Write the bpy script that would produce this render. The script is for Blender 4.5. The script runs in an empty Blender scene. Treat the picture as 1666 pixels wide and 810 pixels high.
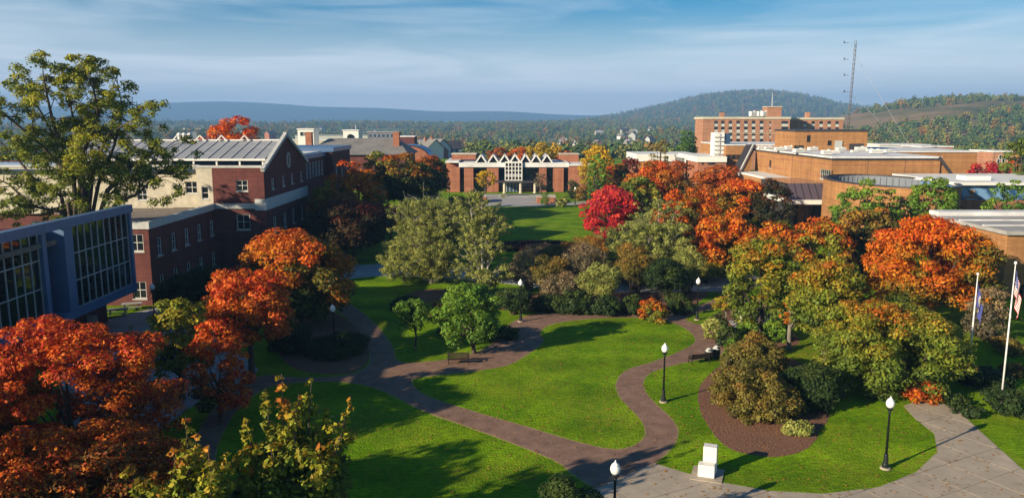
import bpy, bmesh, math, random
import numpy as np
from mathutils import Vector, Matrix, noise
from mathutils.geometry import tessellate_polygon
sc = bpy.context.scene
COL = sc.collection
R = math.radians
# ------------------------------------------------------------------ camera, sun, sky, exposure
F, CX, CY, CAMZ = 1270.0, 833.0, 405.0, 20.0        # the photograph's geometry in its own pixels
TH = math.atan(207.0 / F)
ST, CT = math.sin(TH), math.cos(TH)
cam = bpy.data.objects.new('camera', bpy.data.cameras.new('camera')); COL.objects.link(cam)
cam.location = (0, 0, CAMZ); cam.rotation_euler = (math.pi / 2 - TH, 0, 0)
cam.data.sensor_width = 36; cam.data.lens = F / 1666 * 36
cam.data.clip_start = 0.5; cam.data.clip_end = 40000
sc.camera = cam
SUN_EL, SUN_AZ = R(19.5), math.atan2(-0.826, -0.564)
sd = Vector((math.sin(SUN_AZ) * math.cos(SUN_EL), math.cos(SUN_AZ) * math.cos(SUN_EL), math.sin(SUN_EL)))
sun = bpy.data.objects.new('sun', bpy.data.lights.new('sun', 'SUN')); COL.objects.link(sun)
sun.data.energy = 5.0; sun.data.angle = R(0.5); sun.data.color = (1.0, 0.84, 0.60)
sun.rotation_euler = (-sd).to_track_quat('-Z', 'Y').to_euler(); sun.location = (-200, -140, 120)
W = bpy.data.worlds.new('World'); sc.world = W; W.use_nodes = True
nt = W.node_tree; nt.nodes.clear()
def wn(t, **k):
    n = nt.nodes.new(t)
    for a, b in k.items(): setattr(n, a, b)
    return n
sky = wn('ShaderNodeTexSky', sky_type='NISHITA', sun_disc=False, sun_elevation=SUN_EL, sun_rotation=SUN_AZ,
         altitude=200, air_density=1.0, dust_density=0.3, ozone_density=3.0)
tc = wn('ShaderNodeTexCoord'); mp = wn('ShaderNodeMapping')
mp.inputs['Scale'].default_value = (1.6, 1.2, 17); mp.inputs['Rotation'].default_value = (R(4), R(-7), 0)
nz = wn('ShaderNodeTexNoise'); nz.inputs['Scale'].default_value = 2.1; nz.inputs['Detail'].default_value = 7
nz.inputs['Roughness'].default_value = 0.55; nz.inputs['Distortion'].default_value = 0.6
rp = wn('ShaderNodeValToRGB'); rp.color_ramp.elements[0].position = 0.40; rp.color_ramp.elements[1].position = 0.78
mx = wn('ShaderNodeMix', data_type='RGBA'); mx.inputs['B'].default_value = (12.0, 12.3, 12.7, 1)
ml = wn('ShaderNodeMath', operation='MULTIPLY'); ml.inputs[1].default_value = 0.55
bg = wn('ShaderNodeBackground'); bg.inputs['Strength'].default_value = 0.05
wo = wn('ShaderNodeOutputWorld')
L = nt.links.new
L(tc.outputs['Generated'], mp.inputs['Vector']); L(mp.outputs[0], nz.inputs['Vector']); L(nz.outputs['Fac'], rp.inputs[0])
hsv = wn('ShaderNodeHueSaturation'); hsv.inputs['Saturation'].default_value = 1.75; L(sky.outputs[0], hsv.inputs['Color'])
sep = wn('ShaderNodeSeparateXYZ'); L(tc.outputs['Generated'], sep.inputs[0])        # thin high cloud: long slant paths near the horizon, all the way round
thin = wn('ShaderNodeMapRange', interpolation_type='SMOOTHSTEP'); thin.inputs[1].default_value = 0.0; thin.inputs[2].default_value = 0.42; thin.inputs[3].default_value = 1.0; thin.inputs[4].default_value = 0.1
mist = wn('ShaderNodeMapRange', interpolation_type='SMOOTHSTEP'); mist.inputs[1].default_value = -0.01; mist.inputs[2].default_value = 0.15; mist.inputs[3].default_value = 1.0; mist.inputs[4].default_value = 0.0
mm1 = wn('ShaderNodeMath', operation='MULTIPLY'); mm2 = wn('ShaderNodeMath', operation='MAXIMUM')
L(sep.outputs[2], thin.inputs[0]); L(sep.outputs[2], mist.inputs[0]); L(rp.outputs[0], ml.inputs[0]); L(ml.outputs[0], mm1.inputs[0]); L(thin.outputs[0], mm1.inputs[1])
mm3 = wn('ShaderNodeMath', operation='ADD', use_clamp=True); L(mm1.outputs[0], mm3.inputs[0]); L(mist.outputs[0], mm3.inputs[1]); L(mm3.outputs[0], mx.inputs['Factor']); L(hsv.outputs[0], mx.inputs['A'])
L(mx.outputs['Result'], bg.inputs['Color']); L(bg.outputs[0], wo.inputs[0])
sc.view_settings.view_transform = 'Standard'; sc.view_settings.look = 'None'; sc.view_settings.gamma = 1
sc.view_settings.use_curve_mapping = False; sc.view_settings.exposure = 0.95
cy = sc.cycles
cy.use_denoising = True; cy.max_bounces = 5; cy.diffuse_bounces = 1; cy.glossy_bounces = 2; cy.transmission_bounces = 3
cy.transparent_max_bounces = 4; cy.volume_bounces = 0; cy.caustics_reflective = False; cy.caustics_refractive = False
cy.use_adaptive_sampling = False

# ------------------------------------------------------------------ photograph pixel -> place
def _uv(x, y): return (x - CX) / F, (y - CY) / F
def _s(y): return ST + (y - CY) / F * CT
def G(x, y, z=0.0):                       # where the ray meets the level z
    u, v = _uv(x, y); t = (CAMZ - z) / (ST + v * CT)
    return (u * t, (CT - v * ST) * t, z)
def AY(x, y, Y):                          # ray at depth Y -> X, Z
    u, v = _uv(x, y); t = Y / (CT - v * ST); return u * t, CAMZ - _s(y) * t
def AX(x, y, X):                          # ray at plane X -> Y, Z
    u, v = _uv(x, y); t = X / u; return (CT - v * ST) * t, CAMZ - _s(y) * t

# ------------------------------------------------------------------ materials
def mat(name, col, rough=0.8, spec=0.3, metal=0.0, var=0.15, scale=1.0, bump=0.0, bscale=8.0, col2=None, stretch=(1, 1, 1), detail=5):
    m = bpy.data.materials.new(name); m.use_nodes = True; t = m.node_tree; p = t.nodes['Principled BSDF']
    p.inputs['Roughness'].default_value = rough; p.inputs['Metallic'].default_value = metal
    p.inputs['Specular IOR Level'].default_value = spec
    geo = t.nodes.new('ShaderNodeNewGeometry'); mp = t.nodes.new('ShaderNodeMapping'); mp.inputs['Scale'].default_value = stretch
    t.links.new(geo.outputs['Position'], mp.inputs['Vector'])
    n = t.nodes.new('ShaderNodeTexNoise'); n.inputs['Scale'].default_value = scale; n.inputs['Detail'].default_value = detail
    n.inputs['Roughness'].default_value = 0.62
    t.links.new(mp.outputs[0], n.inputs['Vector'])
    r = t.nodes.new('ShaderNodeValToRGB'); e = r.color_ramp.elements
    c2 = col2 if col2 else tuple(min(1, c * (1 + var)) for c in col)
    c1 = col if col2 else tuple(c * (1 - var) for c in col)
    e[0].position = 0.32; e[1].position = 0.68; e[0].color = (*c1, 1); e[1].color = (*c2, 1)
    t.links.new(n.outputs['Fac'], r.inputs[0])
    n3 = t.nodes.new('ShaderNodeTexNoise'); n3.inputs['Scale'].default_value = 0.22; n3.inputs['Detail'].default_value = 7; n3.inputs['Roughness'].default_value = 0.7; t.links.new(geo.outputs['Position'], n3.inputs['Vector'])
    mr = t.nodes.new('ShaderNodeMapRange'); mr.inputs[1].default_value = 0.3; mr.inputs[2].default_value = 0.7; mr.inputs[3].default_value = 1 - var * 1.1; mr.inputs[4].default_value = 1 + var * 0.9; t.links.new(n3.outputs['Fac'], mr.inputs[0])
    hs = t.nodes.new('ShaderNodeHueSaturation'); t.links.new(r.outputs[0], hs.inputs['Color']); t.links.new(mr.outputs[0], hs.inputs['Value']); t.links.new(hs.outputs[0], p.inputs['Base Color'])
    if bump:
        n2 = t.nodes.new('ShaderNodeTexNoise'); n2.inputs['Scale'].default_value = bscale; n2.inputs['Detail'].default_value = 3
        t.links.new(mp.outputs[0], n2.inputs['Vector'])
        b = t.nodes.new('ShaderNodeBump'); b.inputs['Strength'].default_value = bump; b.inputs['Distance'].default_value = 0.1
        t.links.new(n2.outputs['Fac'], b.inputs['Height']); t.links.new(b.outputs[0], p.inputs['Normal'])
    return m
def brick(name, c1, c2, mortar, sc_=1.0):
    """courses run level on any upright wall: brick pattern on (x + y, z), tinted by large soft noise"""
    m = bpy.data.materials.new(name); m.use_nodes = True; t = m.node_tree; p = t.nodes['Principled BSDF']
    p.inputs['Roughness'].default_value = 0.88; p.inputs['Specular IOR Level'].default_value = 0.2
    geo = t.nodes.new('ShaderNodeNewGeometry'); sx = t.nodes.new('ShaderNodeSeparateXYZ'); ad = t.nodes.new('ShaderNodeMath'); cb = t.nodes.new('ShaderNodeCombineXYZ')
    t.links.new(geo.outputs['Position'], sx.inputs[0]); t.links.new(sx.outputs[0], ad.inputs[0]); t.links.new(sx.outputs[1], ad.inputs[1])
    t.links.new(ad.outputs[0], cb.inputs[0]); t.links.new(sx.outputs[2], cb.inputs[1])
    b = t.nodes.new('ShaderNodeTexBrick'); b.inputs['Scale'].default_value = 1.0
    b.inputs['Brick Width'].default_value = 0.42 * sc_; b.inputs['Row Height'].default_value = 0.15 * sc_; b.inputs['Mortar Size'].default_value = 0.012 * sc_
    b.inputs['Color1'].default_value = (*c1, 1); b.inputs['Color2'].default_value = (*c2, 1); b.inputs['Mortar'].default_value = (*mortar, 1)
    t.links.new(cb.outputs[0], b.inputs['Vector'])
    n = t.nodes.new('ShaderNodeTexNoise'); n.inputs['Scale'].default_value = 0.35; n.inputs['Detail'].default_value = 6
    t.links.new(geo.outputs['Position'], n.inputs['Vector'])
    h = t.nodes.new('ShaderNodeMapRange'); h.inputs[1].default_value = 0.3; h.inputs[2].default_value = 0.7; h.inputs[3].default_value = 0.9; h.inputs[4].default_value = 1.1
    t.links.new(n.outputs['Fac'], h.inputs[0])
    # weathering: faint level bands of courses and thin rain streaks
    n2 = t.nodes.new('ShaderNodeTexNoise'); n2.inputs['Scale'].default_value = 1.0; n2.inputs['Detail'].default_value = 5; mp = t.nodes.new('ShaderNodeMapping'); mp.inputs['Scale'].default_value = (0.06, 1.9, 1); t.links.new(cb.outputs[0], mp.inputs['Vector']); t.links.new(mp.outputs[0], n2.inputs['Vector'])
    n3 = t.nodes.new('ShaderNodeTexNoise'); n3.inputs['Scale'].default_value = 1.0; n3.inputs['Detail'].default_value = 4; mp3 = t.nodes.new('ShaderNodeMapping'); mp3.inputs['Scale'].default_value = (1.1, 0.07, 1); t.links.new(cb.outputs[0], mp3.inputs['Vector']); t.links.new(mp3.outputs[0], n3.inputs['Vector'])
    av = t.nodes.new('ShaderNodeMath'); av.operation = 'ADD'; t.links.new(n2.outputs['Fac'], av.inputs[0]); t.links.new(n3.outputs['Fac'], av.inputs[1])
    h2 = t.nodes.new('ShaderNodeMapRange'); h2.inputs[1].default_value = 0.75; h2.inputs[2].default_value = 1.25; h2.inputs[3].default_value = 0.78; h2.inputs[4].default_value = 1.16; t.links.new(av.outputs[0], h2.inputs[0])
    mu = t.nodes.new('ShaderNodeMath'); mu.operation = 'MULTIPLY'; t.links.new(h.outputs[0], mu.inputs[0]); t.links.new(h2.outputs[0], mu.inputs[1])
    hs = t.nodes.new('ShaderNodeHueSaturation'); t.links.new(b.outputs['Color'], hs.inputs['Color']); t.links.new(mu.outputs[0], hs.inputs['Value'])
    t.links.new(hs.outputs[0], p.inputs['Base Color'])
    return m
def glass(name, col=(0.012, 0.016, 0.02), rough=0.04, spec=0.7):
    m = bpy.data.materials.new(name); m.use_nodes = True; p = m.node_tree.nodes['Principled BSDF']
    p.inputs['Base Color'].default_value = (*col, 1); p.inputs['Roughness'].default_value = rough; p.inputs['Specular IOR Level'].default_value = spec
    t = m.node_tree; geo = t.nodes.new('ShaderNodeNewGeometry'); n = t.nodes.new('ShaderNodeTexNoise'); n.inputs['Scale'].default_value = 0.5
    b = t.nodes.new('ShaderNodeBump'); b.inputs['Strength'].default_value = 0.06; b.inputs['Distance'].default_value = 0.2
    t.links.new(geo.outputs['Position'], n.inputs['Vector']); t.links.new(n.outputs['Fac'], b.inputs['Height']); t.links.new(b.outputs[0], p.inputs['Normal'])
    return m
def leafmat(name, stops, translucent=0.32, hue=0.02, val=0.35):
    m = bpy.data.materials.new(name); m.use_nodes = True; t = m.node_tree; p = t.nodes['Principled BSDF']; out = t.nodes['Material Output']
    a = t.nodes.new('ShaderNodeAttribute'); a.attribute_name = 'tone'
    v = t.nodes.new('ShaderNodeAttribute'); v.attribute_name = 'vary'
    r = t.nodes.new('ShaderNodeValToRGB'); e = r.color_ramp.elements
    while len(e) < len(stops): e.new(0.5)
    for i, (q, c) in enumerate(stops): e[i].position = q; e[i].color = (*c, 1)
    t.links.new(a.outputs['Fac'], r.inputs[0])
    hs = t.nodes.new('ShaderNodeHueSaturation'); t.links.new(r.outputs[0], hs.inputs['Color'])
    for sock, lo, hi in (('Hue', 0.5 - hue, 0.5 + hue), ('Value', 1 - val, 1 + val)):
        mr = t.nodes.new('ShaderNodeMapRange'); mr.inputs[3].default_value = lo; mr.inputs[4].default_value = hi
        t.links.new(v.outputs['Fac'], mr.inputs[0]); t.links.new(mr.outputs[0], hs.inputs[sock])
    p.inputs['Roughness'].default_value = 0.6; p.inputs['Specular IOR Level'].default_value = 0.25
    t.links.new(hs.outputs[0], p.inputs['Base Color'])
    tr = t.nodes.new('ShaderNodeBsdfTranslucent'); t.links.new(hs.outputs[0], tr.inputs['Color'])
    ms = t.nodes.new('ShaderNodeMixShader'); ms.inputs[0].default_value = translucent
    t.links.new(p.outputs[0], ms.inputs[1]); t.links.new(tr.outputs[0], ms.inputs[2]); t.links.new(ms.outputs[0], out.inputs[0])
    return m
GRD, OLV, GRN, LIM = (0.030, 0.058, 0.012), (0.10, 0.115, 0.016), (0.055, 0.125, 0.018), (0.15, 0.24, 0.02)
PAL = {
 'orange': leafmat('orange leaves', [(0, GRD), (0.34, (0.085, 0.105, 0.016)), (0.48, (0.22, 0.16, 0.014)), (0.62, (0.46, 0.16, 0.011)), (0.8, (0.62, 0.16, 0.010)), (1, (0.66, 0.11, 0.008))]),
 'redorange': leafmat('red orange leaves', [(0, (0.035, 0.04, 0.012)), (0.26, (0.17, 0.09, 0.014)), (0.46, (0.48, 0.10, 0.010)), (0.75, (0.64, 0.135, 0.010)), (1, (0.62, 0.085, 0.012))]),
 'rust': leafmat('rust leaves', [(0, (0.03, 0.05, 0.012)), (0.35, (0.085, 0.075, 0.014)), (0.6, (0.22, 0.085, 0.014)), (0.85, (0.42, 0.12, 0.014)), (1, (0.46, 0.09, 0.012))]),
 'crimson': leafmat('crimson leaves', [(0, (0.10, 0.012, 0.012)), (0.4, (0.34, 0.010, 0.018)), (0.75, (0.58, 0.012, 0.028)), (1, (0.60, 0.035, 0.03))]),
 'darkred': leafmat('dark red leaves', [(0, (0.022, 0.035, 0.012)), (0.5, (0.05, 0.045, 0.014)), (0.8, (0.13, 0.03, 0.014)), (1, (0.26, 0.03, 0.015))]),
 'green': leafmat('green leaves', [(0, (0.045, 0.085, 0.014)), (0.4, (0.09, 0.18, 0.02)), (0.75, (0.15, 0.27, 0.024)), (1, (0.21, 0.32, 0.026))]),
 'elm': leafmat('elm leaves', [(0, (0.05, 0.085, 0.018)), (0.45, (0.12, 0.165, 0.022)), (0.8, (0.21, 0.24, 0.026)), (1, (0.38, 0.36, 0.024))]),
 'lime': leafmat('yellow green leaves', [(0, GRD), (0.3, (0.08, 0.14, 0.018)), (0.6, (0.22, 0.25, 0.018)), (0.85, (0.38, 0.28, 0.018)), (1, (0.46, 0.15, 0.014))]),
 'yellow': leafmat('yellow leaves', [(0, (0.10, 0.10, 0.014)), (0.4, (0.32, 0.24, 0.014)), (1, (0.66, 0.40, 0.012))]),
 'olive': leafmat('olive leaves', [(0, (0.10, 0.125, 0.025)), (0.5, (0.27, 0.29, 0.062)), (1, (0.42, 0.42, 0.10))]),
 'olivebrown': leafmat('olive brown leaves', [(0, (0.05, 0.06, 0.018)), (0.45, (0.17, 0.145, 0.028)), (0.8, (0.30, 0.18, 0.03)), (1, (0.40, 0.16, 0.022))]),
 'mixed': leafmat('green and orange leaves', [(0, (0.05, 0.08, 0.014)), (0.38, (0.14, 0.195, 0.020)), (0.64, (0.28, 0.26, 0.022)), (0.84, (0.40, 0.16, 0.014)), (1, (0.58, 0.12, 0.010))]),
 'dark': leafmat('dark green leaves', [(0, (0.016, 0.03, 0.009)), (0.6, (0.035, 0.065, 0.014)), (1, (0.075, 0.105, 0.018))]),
 'purple': leafmat('leaves in painted shade', [(0, (0.02, 0.012, 0.018)), (1, (0.05, 0.02, 0.03))]),  # shade painted as leaf colour for the hedge at the far lawn
 'twig': leafmat('brown twigs and small leaves', [(0, (0.08, 0.07, 0.045)), (0.6, (0.20, 0.16, 0.085)), (1, (0.34, 0.22, 0.11))]),
}
M = {
 'bark': mat('bark', (0.085, 0.065, 0.05), 0.9, var=0.35, scale=6, bump=0.6, stretch=(1, 1, 0.25)),
 'barkgrey': mat('grey bark', (0.17, 0.15, 0.125), 0.9, var=0.3, scale=6, bump=0.5, stretch=(1, 1, 0.25)),
 'birch': mat('birch bark', (0.16, 0.14, 0.12), 0.7, col2=(0.62, 0.58, 0.52), scale=4, stretch=(1, 1, 2.2)),
 'brick': brick('red brown brick', (0.145, 0.042, 0.036), (0.105, 0.032, 0.03), (0.13, 0.072, 0.062)),
 'tan': brick('orange tan brick', (0.385, 0.185, 0.068), (0.30, 0.138, 0.052), (0.36, 0.215, 0.105)),
 'redb': brick('warm red brick', (0.36, 0.13, 0.065), (0.30, 0.10, 0.055), (0.36, 0.22, 0.15)),
 'dorm': brick('pale red brick', (0.40, 0.18, 0.10), (0.33, 0.14, 0.08), (0.40, 0.28, 0.2)),
 'stone': mat('cream stone', (0.52, 0.47, 0.37), 0.8, var=0.14, scale=1.4, bump=0.3, bscale=10),
 'cornice': mat('pale stone trim', (0.50, 0.50, 0.48), 0.75, var=0.1, scale=2),
 'white': mat('white paint', (0.74, 0.73, 0.70), 0.6, var=0.06, scale=3),
 'membrane': mat('white roof membrane', (0.66, 0.66, 0.66), 0.7, var=0.16, scale=0.35),
 'gravel': mat('roof gravel', (0.20, 0.17, 0.14), 0.9, var=0.25, scale=2),
 'seam': mat('grey metal roof', (0.30, 0.31, 0.33), 0.5, spec=0.4, var=0.12, scale=0.9),
 'slate': mat('grey shingle roof', (0.20, 0.19, 0.18), 0.85, var=0.2, scale=1.5),
 'metal': mat('blue grey metal cladding', (0.10, 0.18, 0.32), 0.4, spec=0.5, metal=0.15, var=0.08, scale=0.6),
 'dkmetal': mat('dark bronze metal', (0.045, 0.04, 0.042), 0.45, spec=0.5, var=0.2, scale=2),
 'post': mat('black painted iron', (0.012, 0.016, 0.016), 0.4, spec=0.5, var=0.2, scale=5),
 'steel': mat('white painted aluminium', (0.72, 0.72, 0.72), 0.35, spec=0.5, var=0.05, scale=3),
 'globe': mat('frosted lamp glass', (0.85, 0.84, 0.80), 0.25, spec=0.5, var=0.03, scale=3),
 'frame': mat('white window frame', (0.62, 0.62, 0.60), 0.5, var=0.05, scale=3),
 'glass': glass('dark window glass'), 'wglass': glass('curtain wall glass', (0.008, 0.011, 0.012), 0.02, 0.9),
 'bglass': glass('blue window glass', (0.03, 0.07, 0.14), 0.08, 0.6),
 'skylight': glass('bronze skylight glass', (0.10, 0.075, 0.09), 0.12, 0.6),
 'concrete': mat('concrete paving', (0.37, 0.31, 0.24), 0.85, var=0.13, scale=0.8, bump=0.25, bscale=14),
 'joint': mat('paving joints', (0.17, 0.145, 0.12), 0.95, var=0.1, scale=3),
 'paver': mat('brown brick paving', (0.17, 0.098, 0.07), 0.85, col2=(0.28, 0.172, 0.122), scale=1.1, bump=0.4, bscale=12, detail=9),
 'mulch': mat('bark mulch', (0.13, 0.06, 0.036), 0.95, col2=(0.25, 0.125, 0.075), scale=5, bump=1.0, bscale=9, detail=8),
 'straw': mat('worn straw edge', (0.20, 0.17, 0.055), 0.9, col2=(0.34, 0.26, 0.11), scale=2.5),
 'asphalt': mat('asphalt', (0.055, 0.055, 0.06), 0.9, var=0.2, scale=2, bump=0.3, bscale=20),
 'walk': mat('pale walkway', (0.34, 0.33, 0.32), 0.85, var=0.12, scale=0.7),
 'wood': mat('dark stained wood', (0.04, 0.025, 0.018), 0.6, var=0.3, scale=6, stretch=(0.3, 0.3, 4)),
 'marble': mat('white stone block', (0.70, 0.68, 0.63), 0.6, var=0.1, scale=2.5, bump=0.25, bscale=8),
 'yellowp': mat('gold painted dome', (0.55, 0.42, 0.14), 0.5, var=0.1),
 'panel': mat('pale metal panel', (0.42, 0.44, 0.42), 0.5, var=0.06),
 'inner': mat('grey render', (0.17, 0.19, 0.22), 0.7, var=0.08, scale=1, stretch=(1, 1, 0.1)),
 'fred': mat('red flag cloth', (0.42, 0.03, 0.035), 0.8, var=0.1), 'fwhite': mat('white flag cloth', (0.72, 0.70, 0.68), 0.8, var=0.05),
 'fblue': mat('blue flag cloth', (0.05, 0.06, 0.22), 0.8, var=0.1), 'fgold': mat('gold emblem cloth', (0.5, 0.36, 0.12), 0.8, var=0.2),
}
def grass_mat():
    m = bpy.data.materials.new('lawn grass'); m.use_nodes = True; t = m.node_tree; p = t.nodes['Principled BSDF']
    geo = t.nodes.new('ShaderNodeNewGeometry'); p.inputs['Roughness'].default_value = 0.85; p.inputs['Specular IOR Level'].default_value = 0.05
    def nz(s, d=6, st=None, ro=0.6):
        n = t.nodes.new('ShaderNodeTexNoise'); n.inputs['Scale'].default_value = s; n.inputs['Detail'].default_value = d; n.inputs['Roughness'].default_value = ro
        if st:
            mp = t.nodes.new('ShaderNodeMapping'); mp.inputs['Scale'].default_value = st; mp.inputs['Rotation'].default_value = (0, 0, R(12))
            t.links.new(geo.outputs['Position'], mp.inputs['Vector']); t.links.new(mp.outputs[0], n.inputs['Vector'])
        else: t.links.new(geo.outputs['Position'], n.inputs['Vector'])
        return n
    a = nz(0.28, 5); b = nz(3.2, 8, (0.55, 1.6, 1), 0.72)
    r = t.nodes.new('ShaderNodeValToRGB'); e = r.color_ramp.elements
    e[0].position = 0.36; e[0].color = (0.090, 0.195, 0.003, 1); e[1].position = 0.66; e[1].color = (0.190, 0.315, 0.006, 1)
    t.links.new(a.outputs['Fac'], r.inputs[0])
    mr = t.nodes.new('ShaderNodeMapRange'); mr.inputs[1].default_value = 0.32; mr.inputs[2].default_value = 0.68; mr.inputs[3].default_value = 0.42; mr.inputs[4].default_value = 1.45
    t.links.new(b.outputs['Fac'], mr.inputs[0])
    # mowing bands, a few metres wide
    wv = t.nodes.new('ShaderNodeTexWave'); wv.bands_direction = 'Y'; wv.inputs['Scale'].default_value = 0.045; wv.inputs['Distortion'].default_value = 0.6; wv.inputs['Detail'].default_value = 1
    t.links.new(geo.outputs['Position'], wv.inputs['Vector'])
    wr = t.nodes.new('ShaderNodeMapRange'); wr.inputs[3].default_value = 0.88; wr.inputs[4].default_value = 1.12; t.links.new(wv.outputs['Fac'], wr.inputs[0])
    mu = t.nodes.new('ShaderNodeMath'); mu.operation = 'MULTIPLY'; t.links.new(mr.outputs[0], mu.inputs[0]); t.links.new(wr.outputs[0], mu.inputs[1])
    hs = t.nodes.new('ShaderNodeHueSaturation'); t.links.new(r.outputs[0], hs.inputs['Color']); t.links.new(mu.outputs[0], hs.inputs['Value'])
    dry = nz(0.11, 4); dr = t.nodes.new('ShaderNodeMapRange'); dr.inputs[1].default_value = 0.47; dr.inputs[2].default_value = 0.68; dr.inputs[4].default_value = 0.7; t.links.new(dry.outputs['Fac'], dr.inputs[0])
    sp = nz(1.7, 6); sr = t.nodes.new('ShaderNodeMapRange'); sr.inputs[1].default_value = 0.35; sr.inputs[2].default_value = 0.75; t.links.new(sp.outputs['Fac'], sr.inputs[0])
    dm = t.nodes.new('ShaderNodeMath'); dm.operation = 'MULTIPLY'; t.links.new(dr.outputs[0], dm.inputs[0]); t.links.new(sr.outputs[0], dm.inputs[1])
    mxd = t.nodes.new('ShaderNodeMix'); mxd.data_type = 'RGBA'; mxd.inputs['B'].default_value = (0.30, 0.27, 0.03, 1); t.links.new(dm.outputs[0], mxd.inputs['Factor']); t.links.new(hs.outputs[0], mxd.inputs['A'])
    t.links.new(mxd.outputs['Result'], p.inputs['Base Color'])
    bn = nz(7.0, 4); bp = t.nodes.new('ShaderNodeBump'); bp.inputs['Strength'].default_value = 0.9; bp.inputs['Distance'].default_value = 0.12
    t.links.new(bn.outputs['Fac'], bp.inputs['Height']); t.links.new(bp.outputs[0], p.inputs['Normal'])
    return m
M['grass'] = grass_mat()

# ------------------------------------------------------------------ mesh builder and object helpers
class MB:
    def __init__(s): s.v = []; s.f = []
    def add(s, vs, fs):
        o = len(s.v); s.v += [tuple(p) for p in vs]; s.f += [tuple(i + o for i in q) for q in fs]; return s
    def box(s, x0, x1, y0, y1, z0, z1):
        return s.add([(x0, y0, z0), (x1, y0, z0), (x1, y1, z0), (x0, y1, z0), (x0, y0, z1), (x1, y0, z1), (x1, y1, z1), (x0, y1, z1)],
                     [(3, 2, 1, 0), (4, 5, 6, 7), (0, 1, 5, 4), (1, 2, 6, 5), (2, 3, 7, 6), (3, 0, 4, 7)])
    def quad(s, *p): return s.add(p, [tuple(range(len(p)))])
    def prism(s, poly, z0, z1):
        n = len(poly); vs = [(x, y, z0) for x, y in poly] + [(x, y, z1) for x, y in poly]
        fs = [(i, (i + 1) % n, n + (i + 1) % n, n + i) for i in range(n)]
        tri = tessellate_polygon([[Vector((x, y, 0)) for x, y in poly]])
        return s.add(vs, fs + [tuple(i + n for i in q) for q in tri] + [tuple(reversed(q)) for q in tri])
    def beam(s, a, b, w, h=None, up=(0, 0, 1)):
        h = h or w; a, b = Vector(a), Vector(b); d = (b - a).normalized(); u = Vector(up)
        if abs(d.dot(u)) > 0.98: u = Vector((0, 1, 0))
        r = d.cross(u).normalized() * w / 2; q = r.cross(d).normalized() * h / 2
        return s.add([a - r - q, a + r - q, a + r + q, a - r + q, b - r - q, b + r - q, b + r + q, b - r + q],
                     [(3, 2, 1, 0), (4, 5, 6, 7), (0, 1, 5, 4), (1, 2, 6, 5), (2, 3, 7, 6), (3, 0, 4, 7)])
    def tube(s, pts, rad, n=6):
        pts = [Vector(p) for p in pts]; o = len(s.v)
        for i, p in enumerate(pts):
            d = (pts[min(i + 1, len(pts) - 1)] - pts[max(i - 1, 0)]).normalized()
            u = Vector((1, 0, 0)) if abs(d.x) < 0.9 else Vector((0, 1, 0))
            a = d.cross(u).normalized(); b = d.cross(a)
            for k in range(n):
                t = 2 * math.pi * k / n; s.v.append(tuple(p + (a * math.cos(t) + b * math.sin(t)) * rad[i]))
        for i in range(len(pts) - 1):
            for k in range(n): s.f.append((o + i * n + k, o + i * n + (k + 1) % n, o + (i + 1) * n + (k + 1) % n, o + (i + 1) * n + k))
        s.f.append(tuple(o + k for k in range(n))[::-1]); s.f.append(tuple(o + (len(pts) - 1) * n + k for k in range(n))); return s
    def lathe(s, prof, c=(0, 0, 0), n=12):
        o = len(s.v)
        for r, z in prof:
            for k in range(n):
                t = 2 * math.pi * k / n; s.v.append((c[0] + r * math.cos(t), c[1] + r * math.sin(t), c[2] + z))
        for i in range(len(prof) - 1):
            for k in range(n): s.f.append((o + i * n + k, o + i * n + (k + 1) % n, o + (i + 1) * n + (k + 1) % n, o + (i + 1) * n + k))
        s.f.append(tuple(o + k for k in range(n))[::-1]); s.f.append(tuple(o + (len(prof) - 1) * n + k for k in range(n))); return s
def origin(o):
    p = Vector((0, 0, 0))
    while o: p += o.location; o = o.parent
    return p
def tag(o, label=None, cat=None, group=None, kind=None):
    if label: o['label'] = label
    if cat: o['category'] = cat
    if group: o['group'] = group
    if kind: o['kind'] = kind
    return o
def thing(name, label, cat, loc=(0, 0, 0), group=None, rz=0):
    o = bpy.data.objects.new(name, None); COL.objects.link(o); o.location = loc; o.rotation_euler[2] = rz; o.empty_display_size = 0.3
    return tag(o, label, cat, group)
def obj(name, mb, m, parent=None, smooth=False, local=False):
    me = bpy.data.meshes.new(name)
    off = Vector((0, 0, 0)) if (local or not parent) else origin(parent)
    me.from_pydata([(p[0] - off.x, p[1] - off.y, p[2] - off.z) for p in mb.v], [], mb.f); me.materials.append(m)
    if smooth: me.polygons.foreach_set('use_smooth', [True] * len(me.polygons))
    o = bpy.data.objects.new(name, me); COL.objects.link(o)
    if parent: o.parent = parent
    return o
def bevel(o, w=0.03, n=2):
    b = o.modifiers.new('bevel', 'BEVEL'); b.width = w; b.segments = n; b.limit_method = 'ANGLE'; return o
def clone(src, loc, rz=0, label=None, group=None, parent=None, scale=None):
    c = src.copy(); COL.objects.link(c)
    if parent: c.parent = parent
    else:
        c.location = loc; c.rotation_euler[2] = rz
        if scale: c.scale = scale
        if label: c['label'] = label
        if group: c['group'] = group
    for ch in list(src.children): clone(ch, None, parent=c)
    return c

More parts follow.
